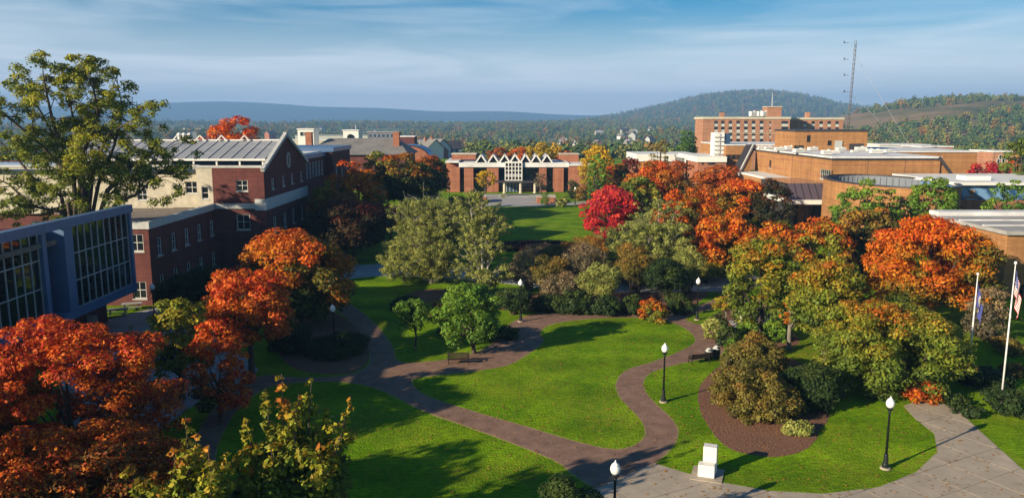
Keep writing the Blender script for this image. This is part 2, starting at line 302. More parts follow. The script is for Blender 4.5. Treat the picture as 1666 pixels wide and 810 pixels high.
# ------------------------------------------------------------------ walls with openings, windows
def P3(ax, c, a, z): return (c, a, z) if ax == 'x' else (a, c, z)
def wall(mb, ax, c, a0, a1, z0, z1, ops=(), inn=1.0, depth=0.3):
    """upright wall at ax = c; openings (a0, a1, z0, z1) get reveals going 'inn' (sign) inwards"""
    A = sorted({a0, a1, *[o[0] for o in ops], *[o[1] for o in ops]}); Z = sorted({z0, z1, *[o[2] for o in ops], *[o[3] for o in ops]})
    A = [a for a in A if a0 <= a <= a1]; Z = [z for z in Z if z0 <= z <= z1]
    for i in range(len(A) - 1):
        for j in range(len(Z) - 1):
            ma, mz = (A[i] + A[i + 1]) / 2, (Z[j] + Z[j + 1]) / 2
            if any(o[0] < ma < o[1] and o[2] < mz < o[3] for o in ops): continue
            mb.quad(P3(ax, c, A[i], Z[j]), P3(ax, c, A[i + 1], Z[j]), P3(ax, c, A[i + 1], Z[j + 1]), P3(ax, c, A[i], Z[j + 1]))
    d = c + inn * depth
    for (b0, b1, y0, y1) in ops:
        for (p, q) in (((b0, y0), (b1, y0)), ((b1, y0), (b1, y1)), ((b1, y1), (b0, y1)), ((b0, y1), (b0, y0))):
            mb.quad(P3(ax, c, *p), P3(ax, c, *q), P3(ax, d, *q), P3(ax, d, *p))
def window(parent, ax, c, op, inn=1.0, nv=1, nh=1, fr=0.09, fm='frame', gm='glass', depth=0.22, sill=True):
    b0, b1, z0, z1 = op; f = MB(); g = MB(); d0, d1 = sorted((c + inn * (depth - 0.11), c + inn * (depth + 0.02)))
    def bx(m, x0, x1, y0, y1, e0, e1): m.box(e0, e1, x0, x1, y0, y1) if ax == 'x' else m.box(x0, x1, e0, e1, y0, y1)
    bx(f, b0, b0 + fr, z0, z1, d0, d1); bx(f, b1 - fr, b1, z0, z1, d0, d1)
    bx(f, b0 + fr, b1 - fr, z0, z0 + fr, d0, d1); bx(f, b0 + fr, b1 - fr, z1 - fr, z1, d0, d1)
    e0, e1 = d0 + 0.02, d1 - 0.02; bw = fr * 0.36
    for k in range(nv):
        x = b0 + (b1 - b0) * (k + 1) / (nv + 1); bx(f, x - bw, x + bw, z0 + fr, z1 - fr, e0, e1)
    for k in range(nh):
        z = z0 + (z1 - z0) * (k + 1) / (nh + 1); bx(f, b0 + fr, b1 - fr, z - bw, z + bw, e0 + 0.004, e1 - 0.004)
    w = obj('window', f, M[fm], parent)
    gx = sorted((c + inn * (depth - 0.035), c + inn * (depth - 0.015)))
    bx(g, b0 + 0.03, b1 - 0.03, z0 + 0.03, z1 - 0.03, *gx); obj('pane', g, M[gm], w)
    if sill:
        s = MB(); o0, o1 = sorted((c - inn * 0.07, c + inn * 0.05)); bx(s, b0 - 0.08, b1 + 0.08, z0 - 0.14, z0 - 0.004, o0, o1); obj('sill', s, M['cornice'], w)
    return w

# ------------------------------------------------------------------ ground sheet and paths
def smooth(poly, n=4, closed=True):
    out = []; k = len(poly)
    for i in range(k):
        p0, p1, p2, p3 = (np.array(poly[(i + j) % k][:2]) for j in (-1, 0, 1, 2))
        for q in range(n):
            t = q / n
            out.append(tuple(0.5 * (2 * p1 + (p2 - p0) * t + (2 * p0 - 5 * p1 + 4 * p2 - p3) * t * t + (3 * p1 - p0 - 3 * p2 + p3) * t ** 3)))
    return out
def sheet(name, poly, m, z, rough=0.0, px=True, sm=4):
    pts = [G(*p)[:2] for p in poly] if px else poly
    if sm: pts = smooth(pts, sm)
    if rough:
        rr = random.Random(len(poly)); pts = [(x + rr.uniform(-rough, rough), y + rr.uniform(-rough, rough)) for x, y in pts]
    mb = MB(); mb.prism(pts, z - 0.06, z); o = obj(name, mb, m); o['kind'] = 'structure'; return o
gm = MB()
NA = 96
rings = [0, 20, 40, 60, 80, 110, 150, 200, 260, 330, 430]
gm.v.append((0, 0, 0))
for r in rings[1:]:
    for k in range(NA): gm.v.append((r * math.sin(2 * math.pi * k / NA), r * math.cos(2 * math.pi * k / NA), 0))
for k in range(NA): gm.f.append((0, 1 + k, 1 + (k + 1) % NA))
for i in range(len(rings) - 2):
    for k in range(NA):
        a = 1 + i * NA; gm.f.append((a + k, a + NA + k, a + NA + (k + 1) % NA, a + (k + 1) % NA))
ground = obj('ground', gm, M['grass']); ground['kind'] = 'structure'

# brown brick path: one winding ribbon system around the oval lawn
path_s = [(985, 800), (1012, 776), (1062, 754), (1096, 722), (1101, 696), (1084, 673), (1059, 650), (1046, 628), (1052, 610), (1082, 597), (1130, 586), (1172, 576), (1176, 560),
          (1166, 543), (1142, 530), (1116, 521), (1128, 510), (1180, 497), (1215, 480), (1190, 462), (1150, 470), (1175, 480), (1130, 500), (1092, 510), (1030, 509), (960, 506), (905, 508), (862, 512), (826, 530), (800, 560), (760, 578), (700, 588), (648, 588),
          (636, 560), (612, 530), (582, 503), (560, 492), (545, 500), (572, 524), (594, 552), (603, 585), (585, 604), (540, 613), (480, 614), (420, 612), (360, 650), (310, 730), (300, 800), (345, 800), (352, 725), (388, 664), (440, 628), (530, 620), (610, 630), (690, 668), (795, 705), (900, 747), (930, 768)]
sheet('brick_path', path_s, M['paver'], 0.008, sm=4)
oval = [(672, 617), (700, 612), (770, 604), (826, 594), (856, 578), (884, 556), (880, 540), (900, 527), (960, 519), (1040, 517), (1096, 526), (1128, 546), (1122, 563), (1062, 588), (1020, 601), (1003, 620), (1005, 642), (1022, 662), (1041, 682), (1049, 702), (1040, 718), (1004, 730), (940, 718), (860, 694), (780, 671), (712, 650), (680, 634)]
def grow(pts, d):
    n = len(pts); ar = sum(pts[i - 1][0] * pts[i][1] - pts[i][0] * pts[i - 1][1] for i in range(n)); sg = 1 if ar > 0 else -1; out = []
    for i in range(n):
        a, b = pts[i - 1], pts[(i + 1) % n]; tx, ty = b[0] - a[0], b[1] - a[1]; l = math.hypot(tx, ty) or 1; out.append((pts[i][0] + sg * ty / l * d, pts[i][1] - sg * tx / l * d))
    return out
sheet('worn_edge', grow(smooth([G(*p)[:2] for p in path_s], 4), 0.10), M['straw'], 0.004, px=False, sm=0, rough=0.04)
sheet('worn_edge', grow(smooth([G(*p)[:2] for p in oval], 5), 0.08), M['straw'], 0.0105, px=False, sm=0, rough=0.04)
sheet('oval_lawn', oval, M['grass'], 0.012, sm=5, rough=0.03)
# concrete plaza: slabs laid as pieces on a jointed bed
plaza = [(860, 1400), (950, 800), (1010, 777), (1064, 753), (1100, 764), (1160, 782), (1250, 798), (1340, 803), (1430, 792), (1490, 768), (1525, 735), (1520, 705), (1488, 680), (1470, 660), (1500, 650), (1545, 652), (1568, 676), (1600, 706), (1660, 760), (1760, 830), (1800, 1400)]
pz = [G(*p)[:2] for p in plaza]
plz = sheet('plaza', plaza, M['joint'], 0.006, sm=0)
def clip(poly, x0, x1, y0, y1):
    for ax, lim, sg in ((0, x0, 1), (0, x1, -1), (1, y0, 1), (1, y1, -1)):
        out = []
        for i in range(len(poly)):
            a, b = poly[i - 1], poly[i]; ia, ib = sg * (a[ax] - lim) >= 0, sg * (b[ax] - lim) >= 0
            if ia != ib:
                t = (lim - a[ax]) / (b[ax] - a[ax]); out.append((a[0] + (b[0] - a[0]) * t, a[1] + (b[1] - a[1]) * t))
            if ib: out.append(b)
        poly = out
        if len(poly) < 3: return []
    return poly
def rot2(p, a): return (p[0] * math.cos(a) - p[1] * math.sin(a), p[0] * math.sin(a) + p[1] * math.cos(a))
ra = R(-28); rot = [rot2(p, ra) for p in pz]; SL = 2.4
xs = [p[0] for p in rot]; ys = [p[1] for p in rot]; rs = random.Random(3); cnt = 0
for i in range(math.floor(min(xs) / SL), math.ceil(max(xs) / SL)):
    for j in range(math.floor(min(ys) / SL), math.ceil(max(ys) / SL)):
        q = clip(rot, i * SL + 0.02, (i + 1) * SL - 0.02, j * SL + 0.02, (j + 1) * SL - 0.02)
        if len(q) < 3: continue
        ar = abs(sum(q[k - 1][0] * q[k][1] - q[k][0] * q[k - 1][1] for k in range(len(q)))) / 2
        c = rot2(q[0], -ra)
        if ar < 0.15 or c[1] < 33 or abs(c[0]) > 36: continue
        mb = MB(); mb.prism([rot2(p, -ra) for p in q], 0.0, 0.016 + rs.uniform(0, 0.006)); obj('paving_slab', mb, M['concrete'], plz); cnt += 1
sheet('mulch_bed', [(1152, 612), (1136, 636), (1140, 668), (1158, 702), (1188, 729), (1238, 742), (1288, 739), (1320, 724), (1334, 700), (1350, 664), (1320, 600), (1250, 575), (1190, 585)], M['mulch'], 0.010, rough=0.05)
sheet('mulch_bed', [(1150, 520), (1180, 548), (1196, 566), (1300, 560), (1260, 520), (1200, 500)], M['mulch'], 0.005, rough=0.05)
sheet('mulch_bed', [(480, 600), (560, 608), (598, 590), (596, 556), (570, 524), (530, 505), (480, 520), (450, 560)], M['mulch'], 0.013, rough=0.05)
sheet('mulch_bed', [(850, 505), (960, 503), (1090, 508), (1150, 480), (1120, 462), (980, 470), (840, 480), (700, 470), (650, 490), (760, 500)], M['mulch'], 0.005, rough=0.05)
# paler cross walk behind the shrubs, and the far walks on the quad
sheet('crosswalk', [(380, 455), (560, 433), (660, 430), (800, 440), (950, 452), (1150, 452), (1230, 448), (1230, 466), (1160, 474), (950, 474), (800, 459), (660, 449), (560, 455), (430, 490)], M['walk'], 0.010)
sheet('entrance_plaza', [(782, 316), (880, 316), (905, 324), (908, 334), (870, 336), (806, 336), (790, 330)], M['walk'], 0.008, sm=0)
sheet('far_walk', [(900, 331), (960, 327), (1000, 326), (1000, 330), (958, 332), (902, 335)], M['walk'], 0.006, sm=0)
sheet('far_walk', [(640, 337), (720, 333), (800, 332), (800, 335), (720, 337), (640, 342)], M['walk'], 0.006, sm=0)
sheet('courtyard', [(100, 540), (250, 500), (330, 520), (420, 600), (400, 640), (340, 640), (260, 700), (100, 700)], M['walk'], 0.005, sm=0)

# ------------------------------------------------------------------ foliage
RNG = np.random.default_rng(11)
def leaf_mesh(name, cl, leaf, cover, m, parent, flat=0.7, up=0.35, asp=0.62, inner=0.5):
    """cl: rows (x, y, z, r, tone); small folded leaf-sprays spread over and inside every clump"""
    cl = np.asarray(cl, dtype=np.float64); n = np.maximum(4, (cover * 4 * math.pi * cl[:, 3] ** 2 * (0.4 + 0.6 * flat) / (leaf * leaf * 2 * asp)).astype(int))
    idx = np.repeat(np.arange(len(cl)), n); N = len(idx)
    d = RNG.normal(size=(N, 3)); d /= np.linalg.norm(d, axis=1)[:, None]
    flip = (d[:, 2] < 0) & (RNG.random(N) < 0.45); d[flip, 2] *= -1
    rad = cl[idx, 3] * (inner + (1.08 - inner) * RNG.random(N) ** 0.6)
    c = cl[idx, :3] + d * rad[:, None] * np.array([1, 1, flat])
    nr = d * 0.9 + RNG.normal(size=(N, 3)) * 0.42; nr[:, 2] += up; nr /= np.linalg.norm(nr, axis=1)[:, None]
    t = np.cross(nr, RNG.normal(size=(N, 3))); t /= np.linalg.norm(t, axis=1)[:, None] + 1e-9; b = np.cross(nr, t)
    L_ = leaf * (0.5 + 1.1 * RNG.random(N) ** 1.4); a = (L_ * 1.0)[:, None]; w = (L_ * asp)[:, None]
    v = np.empty((N, 4, 3)); v[:, 0] = c - t * a; v[:, 1] = c + b * w - nr * w * 0.35; v[:, 2] = c + t * a; v[:, 3] = c - b * w - nr * w * 0.35
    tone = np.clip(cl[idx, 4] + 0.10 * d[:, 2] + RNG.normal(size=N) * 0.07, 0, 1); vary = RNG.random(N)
    if parent: v -= np.array(origin(parent))
    me = bpy.data.meshes.new(name); me.vertices.add(4 * N); me.vertices.foreach_set('co', v.reshape(-1))
    me.loops.add(4 * N); me.loops.foreach_set('vertex_index', np.arange(4 * N, dtype=np.int32))
    me.polygons.add(N); me.polygons.foreach_set('loop_start', np.arange(0, 4 * N, 4, dtype=np.int32))
    for an, arr in (('tone', tone), ('vary', vary)):
        at = me.attributes.new(an, 'FLOAT', 'POINT'); at.data.foreach_set('value', np.repeat(arr, 4).astype(np.float32))
    me.update(calc_edges=True); me.materials.append(m)
    o = bpy.data.objects.new(name, me); COL.objects.link(o)
    if parent: o.parent = parent
    return o
def round_clumps(rg, base, z0, H, rx, ry, nc, tlo, thi, rc=(0.17, 0.30), lump=0.34):
    zc = z0 + (H - z0) * 0.46; hu, hd = H - zc, zc - z0; lobes = rg.normal(size=(9, 3)); lobes /= np.linalg.norm(lobes, axis=1)[:, None]; la = rg.uniform(-lump, lump, 9)
    pl = rg.normal(size=(6, 3)); pl /= np.linalg.norm(pl, axis=1)[:, None]; pa = rg.uniform(-.3, .3, 6)
    out = []
    for k in range(nc):
        y = 1 - 2 * (k + 0.5) / nc; ph = k * 2.39996 + rg.uniform(-0.5, 0.5); q = math.sqrt(max(0, 1 - y * y)); d = np.array([q * math.cos(ph), q * math.sin(ph), y])
        if y < 0: d[:2] *= q ** -0.45 if q > .05 else 1        # fuller below the middle
        env = min(1.2, max(.62, 1 + float(np.sum(la * np.maximum(0, lobes @ d) ** 2))))
        r = rx * rg.uniform(*rc); f = 0.42 + 0.58 * rg.random() ** 0.4; f = f * env
        c = np.array([d[0] * max(0.2, rx - r * 0.8), d[1] * max(0.2, ry - r * 0.8), d[2] * max(0.2, (hu if y > 0 else hd) - r * 0.55)]) * f
        z = min(zc + c[2], H - r * .45); hrel = (z - z0) / max(0.1, H - z0)
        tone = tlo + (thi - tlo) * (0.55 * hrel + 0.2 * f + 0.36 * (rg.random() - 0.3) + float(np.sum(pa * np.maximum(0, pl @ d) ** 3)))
        out.append((base[0] + c[0], base[1] + c[1], z, r, min(1, max(0, tone))))
    return out
def limbs(rg, mb, base, zf, targets, r0, lean=0.0):
    top = Vector((base[0] + rg.uniform(-lean, lean), base[1] + rg.uniform(-lean, lean), zf))
    b = Vector((base[0], base[1], -0.15)); m1 = b.lerp(top, 0.5) + Vector((rg.uniform(-.1, .1), rg.uniform(-.1, .1), 0))
    mb.tube([b, b + Vector((0, 0, 0.35)), m1, top], [r0 * 1.5, r0 * 1.05, r0 * 0.9, r0 * 0.75], 8)
    for T in targets:
        T = Vector(T); k = rg.uniform(0.55, 1.0); s = b.lerp(top, k); d = T - s
        c1 = s + d * 0.35 + Vector((0, 0, -0.10 * d.length)); c2 = s + d * 0.7 + Vector((rg.uniform(-1, 1), rg.uniform(-1, 1), 0)) * 0.08 * d.length
        mb.tube([s, c1, c2, T], [r0 * 0.5, r0 * 0.33, r0 * 0.2, r0 * 0.05], 5)
_seed = [100]
def tree(name, label, x, Y, ytop, rpx, pal, z0=0.14, leaf=0.3, cover=0.52, nc=46, tone=(0.0, 1.0), group=None, cat='tree', bark='bark', asq=1.0, trunk=None, rc=(0.16, 0.29), flat=0.6, lump=0.34, asp=0.55, nl=14, H=None, Rm=None):
    _seed[0] += 1; rg = np.random.default_rng(_seed[0])
    leaf *= 0.66; nc = int(nc * 1.55)
    X, Zt = AY(x, ytop, Y); Rr = Rm or rpx * Y / F; H = H or Zt; zb = H * z0
    e = thing(name, label, cat, (X, Y, 0), group)
    cl = round_clumps(rg, (X, Y), zb, H, Rr, Rr * asq, nc, *tone, rc=rc, lump=lump)
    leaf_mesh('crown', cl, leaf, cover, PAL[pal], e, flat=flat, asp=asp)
    mb = MB(); tg = [c[:3] for c in rg.permutation(np.array(cl))[:nl]]
    limbs(rg, mb, (X, Y), zb + (H - zb) * 0.3, tg, trunk or 0.028 * H); obj('trunk', mb, M[bark], e, smooth=True)
    return e
def shrub(name, label, x, Y, ytop, rpx, pal, cat='shrub', leaf=0.16, cover=0.55, nc=26, tone=(0.1, 1.0), group=None, ry=None, H=None, stems=7, rc=(0.2, 0.34), flat=0.7, asp=0.55, z0=0.0, stem_r=0.03, bark='bark', base=None):
    _seed[0] += 1; rg = np.random.default_rng(_seed[0])
    leaf *= 0.72; nc = int(nc * 1.5)
    X, Zt = AY(x, ytop, Y); Rr = rpx * Y / F; H = H or max(0.4, Zt)
    if base: X, Y = base
    e = thing(name, label, cat, (X, Y, 0), group)
    cl = round_clumps(rg, (X, Y), z0 - 0.12 * H if z0 == 0 else z0 * H, H, Rr, ry or Rr, nc, *tone, rc=rc, lump=.55)
    cl = [c for c in cl if c[2] > 0.05]
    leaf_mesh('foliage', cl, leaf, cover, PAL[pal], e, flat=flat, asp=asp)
    mb = MB()
    for k in range(stems):
        c = cl[rg.integers(len(cl))]; s = Vector((X + rg.uniform(-.2, .2) * Rr, Y + rg.uniform(-.2, .2) * Rr, -0.1)); T = Vector(c[:3])
        mb.tube([s, s.lerp(T, 0.5) + Vector((0, 0, 0.1 * H)), T], [stem_r, stem_r * 0.7, stem_r * 0.2], 4)
    obj('stems', mb, M[bark], e, smooth=True)
    return e

# ================================================================== BUILDINGS
def Z2(zx, zy): return zx / 1134 * 420 + 200, zy / 810 * 300 + 180
# ---- brick hall with the gable, left
hall = thing('brick_hall', 'red brick hall with steep gable, oval window and grey metal roof on the left', 'hall', (-39.5, 84, 0))
WX, GX, FY, EY, BY = -39.5, -32.7, 103.0, 84.0, 124.0
def opx(zx, zy, X0, w, h):
    Y, z = AX(*Z2(zx, zy), X0); return (Y - w / 2, Y + w / 2, z - h / 2, z + h / 2)
def opy(px, py, Y0, w, h):
    X, z = AY(px, py, Y0); return (X - w / 2, X + w / 2, z - h / 2, z + h / 2)
wing_up = [opx(zx, zy, WX, 1.25, 2.0) for zx, zy in ((160, 575), (222, 553), (280, 537), (335, 520), (390, 500))]
wing_up = [(a, b, 5.2, 7.2) for a, b, _, _ in wing_up]; wing_lo = [(a, b, 1.2, 3.0) for a, b, _, _ in wing_up]
end_ops = [opy(222, 395, EY, 1.5, 1.9), opy(227, 472, EY, 1.5, 1.9)]
front_ops = [opy(393.7, 302, FY, 1.5, 1.45), opy(396, 361, FY, 1.75, 2.05)]
gab1 = [opx(zx, zy, GX, 1.3, 1.4) for zx, zy in ((660, 325), (707, 313), (745, 303), (785, 295))]
gab1 = [(a, b, 10.9, 12.35) for a, b, _, _ in gab1]
gab2 = [opx(zx, zy, GX, 1.5, 2.1) for zx, zy in ((668, 480), (713, 465), (750, 450), (788, 437))]
gab2 = [(a, b, 5.0, 7.1) for a, b, _, _ in gab2]; gab3 = [(a, b, 1.0, 3.0) for a, b, _, _ in gab2]
w = MB()
wall(w, 'x', WX, EY, FY, 0, 8.5, wing_up + wing_lo, -1); wall(w, 'y', EY, -52, WX, 0, 8.5, end_ops, 1)
wall(w, 'y', FY, WX, GX, 0, 14, front_ops, 1); wall(w, 'x', GX, FY, BY, 0, 13.9, gab1 + gab2 + gab3, -1)
PY = (FY + BY) / 2
w.quad((GX, FY, 13.9), (GX, BY, 13.9), (GX, PY, 18.0)); wall(w, 'y', BY, -100, GX, 0, 13.9)
wall(w, 'y', 104.4, -100, -45.5, 0, 7.8); obj('wall', w, M['brick'], hall)
for o in wing_up + wing_lo: window(hall, 'x', WX, o, -1, 1, 1)
for o in end_ops: window(hall, 'y', EY, o, 1, 1, 1)
for o in front_ops: window(hall, 'y', FY, o, 1, 1, 1)
for o in gab1 + gab2 + gab3: window(hall, 'x', GX, o, -1, 1, 1)
s = MB(); sops = [opy(312, 305, 104.4, 1.7, 1.6), opy(252, 308, 104.4, 1.4, 1.5)]
wall(s, 'y', 104.4, -45.5, -41.6, 8.6, 14, [o for o in sops if -45.4 < o[0] and o[1] < -41.7], 1)
wall(s, 'y', 104.4, -100, -45.5, 7.8, 14, [(-50.2, -48.9, 9.6, 11.1), (-58, -56.6, 9.6, 11.1)], 1)
pil = (-41.0, -40.1, 9.9, 11.5); wall(s, 'y', FY, -41.6, WX - 0.003, 8.9, 14.0, [pil], 1); wall(s, 'x', -41.6, FY, 104.4, 8.6, 14.0)
obj('stone_wall', s, M['stone'], hall)
for o in sops[:1] + [(-50.2, -48.9, 9.6, 11.1), (-58, -56.6, 9.6, 11.1)]: window(hall, 'y', 104.4, o, 1, 1, 1)
window(hall, 'y', FY, pil, 1, 0, 1)
c = MB()
c.box(WX - 0.3, WX + 0.18, EY - 0.18, FY - 0.2, 8.5, 9.3); c.box(-52, WX - 0.31, EY - 0.18, EY + 0.3, 8.5, 9.3); c.box(WX + 0.19, GX - 1.3, FY - 0.16, FY + 0.1, 8.62, 9.3)
c.box(GX - 1.29, GX + 0.2, FY - 0.2, FY + 0.1, 8.4, 9.9); c.box(GX - 0.1, GX + 0.2, FY + 0.11, BY + 0.1, 8.4, 9.9)
c.box(-41.7, GX - 0.2, FY - 0.12, FY + 0.5, 14.0, 14.3); c.box(-100, -41.71, 104.28, 104.9, 14.0, 14.3)
obj('cornice', c, M['cornice'], hall)
c = MB(); c.beam((GX + 0.1, FY - 0.7, 13.75), (GX + 0.1, PY, 18.2), 0.5, 0.45); c.beam((GX + 0.1, BY + 0.7, 13.75), (GX + 0.1, PY, 18.2), 0.5, 0.45)
c.box(GX - 0.14, GX + 0.34, PY - 0.35, PY + 0.35, 17.85, 18.5); obj('gable_coping', c, M['cornice'], hall)
oy, oz = AX(468.5, 260.7, GX); ov = MB(); og = MB(); n = 20
for k in range(n):
    a0, a1 = 2 * math.pi * k / n, 2 * math.pi * (k + 1) / n
    ov.beam((GX + 0.06, oy + 0.68 * math.cos(a0), oz + 1.05 * math.sin(a0)), (GX + 0.06, oy + 0.68 * math.cos(a1), oz + 1.05 * math.sin(a1)), 0.2, 0.16)
og.add([(GX + 0.03, oy + 0.64 * math.cos(2 * math.pi * k / n), oz + 1.0 * math.sin(2 * math.pi * k / n)) for k in range(n)], [tuple(range(n))])
wv = obj('oval_window', ov, M['cornice'], hall); obj('pane', og, M['glass'], wv)
fr = MB(); fr.box(-52, WX - 0.31, EY + 0.31, 104.3, 8.3, 8.55); obj('flat_roof', fr, M['gravel'], hall)
# raised seam roof: every sheet between two ribs is a piece
EZ, RZ, E0 = 15.05, 17.25, FY + 2.0
prev = None
k = 0; x = GX - 0.35
while x > -62:
    for sgn in (0, 1):
        ya = E0 if sgn == 0 else BY - 0.6
        a = Vector((x - 0.77, ya, EZ)); b = Vector((x - 0.77, PY, RZ))
        mb = MB(); mb.beam(a, b, 1.47, 0.07); obj('roof_sheet', mb, M['seam'], hall)
        if sgn == 0: r_ = MB(); r_.beam(a + Vector((-0.77, 0, 0.06)), b + Vector((-0.77, 0, 0.06)), 0.07, 0.14); obj('roof_rib', r_, M['cornice'], hall)
    x -= 1.545; k += 1
cl = MB(); cl.box(-62, GX - 0.3, E0 - 0.15, E0 + 0.05, EZ - 0.22, EZ + 0.05); cl.box(-62, GX - 0.3, PY - 0.2, PY + 0.2, RZ + 0.03, RZ + 0.2)
x = GX - 0.7
while x > -62: cl.box(x - 0.11, x + 0.11, E0 + 0.06, E0 + 0.26, 13.9, EZ - 0.23); x -= 3.09
obj('roof_edge', cl, M['white'], hall)
bk = MB(); bk.box(-62, GX - 0.3, E0 + 1.6, E0 + 1.8, 13.8, 15.2); bk.box(-100, GX - 0.02, FY + 0.51, BY - 0.1, 13.55, 13.78); obj('clerestory', bk, M['bglass'], hall)
for px in (291, 328, 363, 400):
    X, _ = AY(px, 232, PY); m_ = MB()
    m_.beam((X - 0.75, PY - 0.5, RZ), (X, PY - 0.5, RZ + 0.8), 0.14, 0.14); m_.beam((X + 0.75, PY - 0.5, RZ), (X, PY - 0.5, RZ + 0.8), 0.14, 0.14); obj('ridge_frame', m_, M['white'], hall)
for px in (292, 300, 309):
    X, _ = AY(px, 225, PY + 1.5); m_ = MB(); m_.lathe([(0.24, 0), (0.24, 1.05), (0.34, 1.08), (0.34, 1.3), (0.1, 1.45)], (X, PY + 1.5, RZ - 0.3), 10); obj('roof_vent', m_, M['white'], hall)

# ---- glazed gallery, far left
gal = thing('glass_gallery', 'blue metal framed glass walled building at the far left', 'building', (-42, 48, 0))
m_ = MB(); m_.box(-38.6, -37.9, 6, 77.6, 11.08, 11.85); m_.box(-45.5, -38.61, 76.9, 77.6, 9.9, 10.3); obj('roof_fascia', m_, M['metal'], gal)
m_ = MB(); m_.box(-45.5, -38.7, 6, 76.89, 9.7, 10.1); obj('roof', m_, M['gravel'], gal)
m_ = MB(); m_.box(-45, -38.7, 6, 63.35, 3.0, 3.95); m_.box(-45, -38.0, 64.6, 77.5, 3.1, 3.85); obj('floor_band', m_, M['metal'], gal)
m_ = MB(); m_.box(-45, -41, 6, 77, 0, 3.0); m_.box(-45.3, -44.9, 6, 77.2, 2.75, 9.69); m_.box(-44.8, -39.6, 63.95, 65.59, 3.86, 11.07); obj('brick_base', m_, M['brick'], gal)
for bx_ in ((-39.6, -38.6, 63.36, 63.94, 3.0, 11.07), (-39.6, -38.05, 65.6, 66.9, 3.86, 11.07), (-39.4, -38.0, 77.0, 77.45, 3.86, 11.07), (-44.8, -39.41, 77.0, 77.45, 3.86, 9.68)):
    m_ = MB(); m_.box(*bx_); obj('metal_pier', m_, M['metal'], gal)
for yv in np.arange(41, 77, 2.4):     # joints between the cladding sheets
    m_ = MB(); m_.box(-37.9, -37.893, yv, yv + .03, 11.09, 11.84); obj('sheet_joint', m_, M['dkmetal'], gal)
    if yv > 65: m_ = MB(); m_.box(-38.0, -37.993, yv, yv + .03, 3.11, 3.84); obj('sheet_joint', m_, M['dkmetal'], gal)
def bay(y0, y1, xw, z0, z1, nc, nr):
    fm = MB(); pm = None
    dy, dz = (y1 - y0) / nc, (z1 - z0) / nr
    for i in range(nc + 1): fm.box(xw - 0.12, xw + 0.07, y0 + i * dy - 0.035, y0 + i * dy + 0.035, z0, z1)
    for j in range(nr + 1): fm.box(xw - 0.10, xw + 0.05, y0, y1, z0 + j * dz - 0.045 if j else z0, z0 + j * dz + 0.045 if j < nr else z1)
    par = obj('curtain_frame', fm, M['panel'], gal)
    me = None; rr = random.Random(nc)
    for i in range(nc):
        for j in range(nr):
            if me is None:
                p = MB(); p.box(-0.02, 0.0, -dy / 2 + 0.03, dy / 2 - 0.03, -dz / 2 + 0.04, dz / 2 - 0.04); o = obj('pane', p, M['wglass'], par, local=True); me = o.data
            else: o = bpy.data.objects.new('pane', me); COL.objects.link(o); o.parent = par
            o.location = Vector((xw - 0.03, y0 + (i + .5) * dy, z0 + (j + .5) * dz)) - origin(par)
            o.rotation_euler = (0, R(rr.uniform(-0.5, 0.5)), R(rr.uniform(-0.6, 0.6)))
bay(66.92, 76.98, -38.3, 3.86, 11.07, 9, 3); bay(19.2, 63.34, -39.0, 3.96, 11.07, 40, 3)
# ---- pieces of the campus behind the hall
b1 = thing('brick_annex', 'dark brick annex with blue glazed side behind the gable hall', 'building', (-34, 126, 0))
m_ = MB(); ops = [(Y, Y + 1.5, 10.6, 13.2) for Y in np.arange(127.3, 141, 2.05)]
wall(m_, 'x', -34, 125, 142.4, 0, 13.9, ops, -1); wall(m_, 'y', 125, -60, -34, 0, 13.9, (), 1); obj('wall', m_, M['brick'], b1)
for o in ops: window(b1, 'x', -34, o, -1, 1, 2, gm='bglass', sill=False)
m_ = MB(); m_.box(-60, -33.7, 124.7, 142.4, 13.9, 14.6); obj('roof_edge', m_, M['metal'], b1)
m_ = MB(); m_.box(-58, -34.6, 126, 142, 14.61, 14.75); m_.box(-48, -39, 130, 138, 14.76, 15.6); obj('roof', m_, M['membrane'], b1)
b2 = thing('brick_block', 'square dark brick block with tall white windows beyond the gable hall', 'building', (-33, 150, 0))
m_ = MB(); ops = [(143.6 + 1.2, 146.4, 8, 12.2), (149.5, 151.3, 8, 12.2), (154, 155.6, 8, 12.2)]; op2 = [(-37.2, -34.6, 8.6, 12.2)]
wall(m_, 'x', -32.6, 142.5, 158, 0, 14.6, ops, -1); wall(m_, 'y', 142.5, -45, -32.6, 0, 14.6, op2, 1); m_.box(-44.9, -33.2, 143.2, 158, 14.0, 14.3); obj('wall', m_, M['brick'], b2)
for o in ops: window(b2, 'x', -32.6, o, -1, 2, 2)
for o in op2: window(b2, 'y', 142.5, o, 1, 2, 2)
m_ = MB(); m_.box(-45.2, -32.3, 142.2, 158.3, 14.6, 15.35); obj('cornice', m_, M['metal'], b2)
m_ = MB(); m_.box(-60, -46, 150, 165, 0, 15.6); obj('rear_wall', m_, M['stone'], b2)
# long grey shingle roof
b3 = thing('long_roofed_hall', 'long low hall under a grey hipped shingle roof with brick chimneys', 'building', (-46, 232, 0))
x0, _ = AY(497, 240, 230); x1, _ = AY(660, 240, 230)
m_ = MB(); m_.box(x0, x1, 230, 252, 0, 10.4); obj('wall', m_, M['brick'], b3)
m_ = MB(); m_.add([(x0 - 1, 229, 10.42), (x1 + 1, 229, 10.42), (x1 + 1, 253, 10.42), (x0 - 1, 253, 10.42), (x0 + 4.5, 241, 15.0), (x1 - 4, 241, 15.0)], [(0, 1, 5, 4), (1, 2, 5), (2, 3, 4, 5), (3, 0, 4)]); obj('roof', m_, M['slate'], b3)
for px in (503, 645):
    X, _ = AY(px, 225, 236); m_ = MB(); m_.box(X - 0.9, X + 0.9, 235, 237, 12, 16.6); m_.box(X - 1.05, X + 1.05, 234.85, 237.15, 16.6, 16.9); obj('chimney', m_, M['redb'], b3)
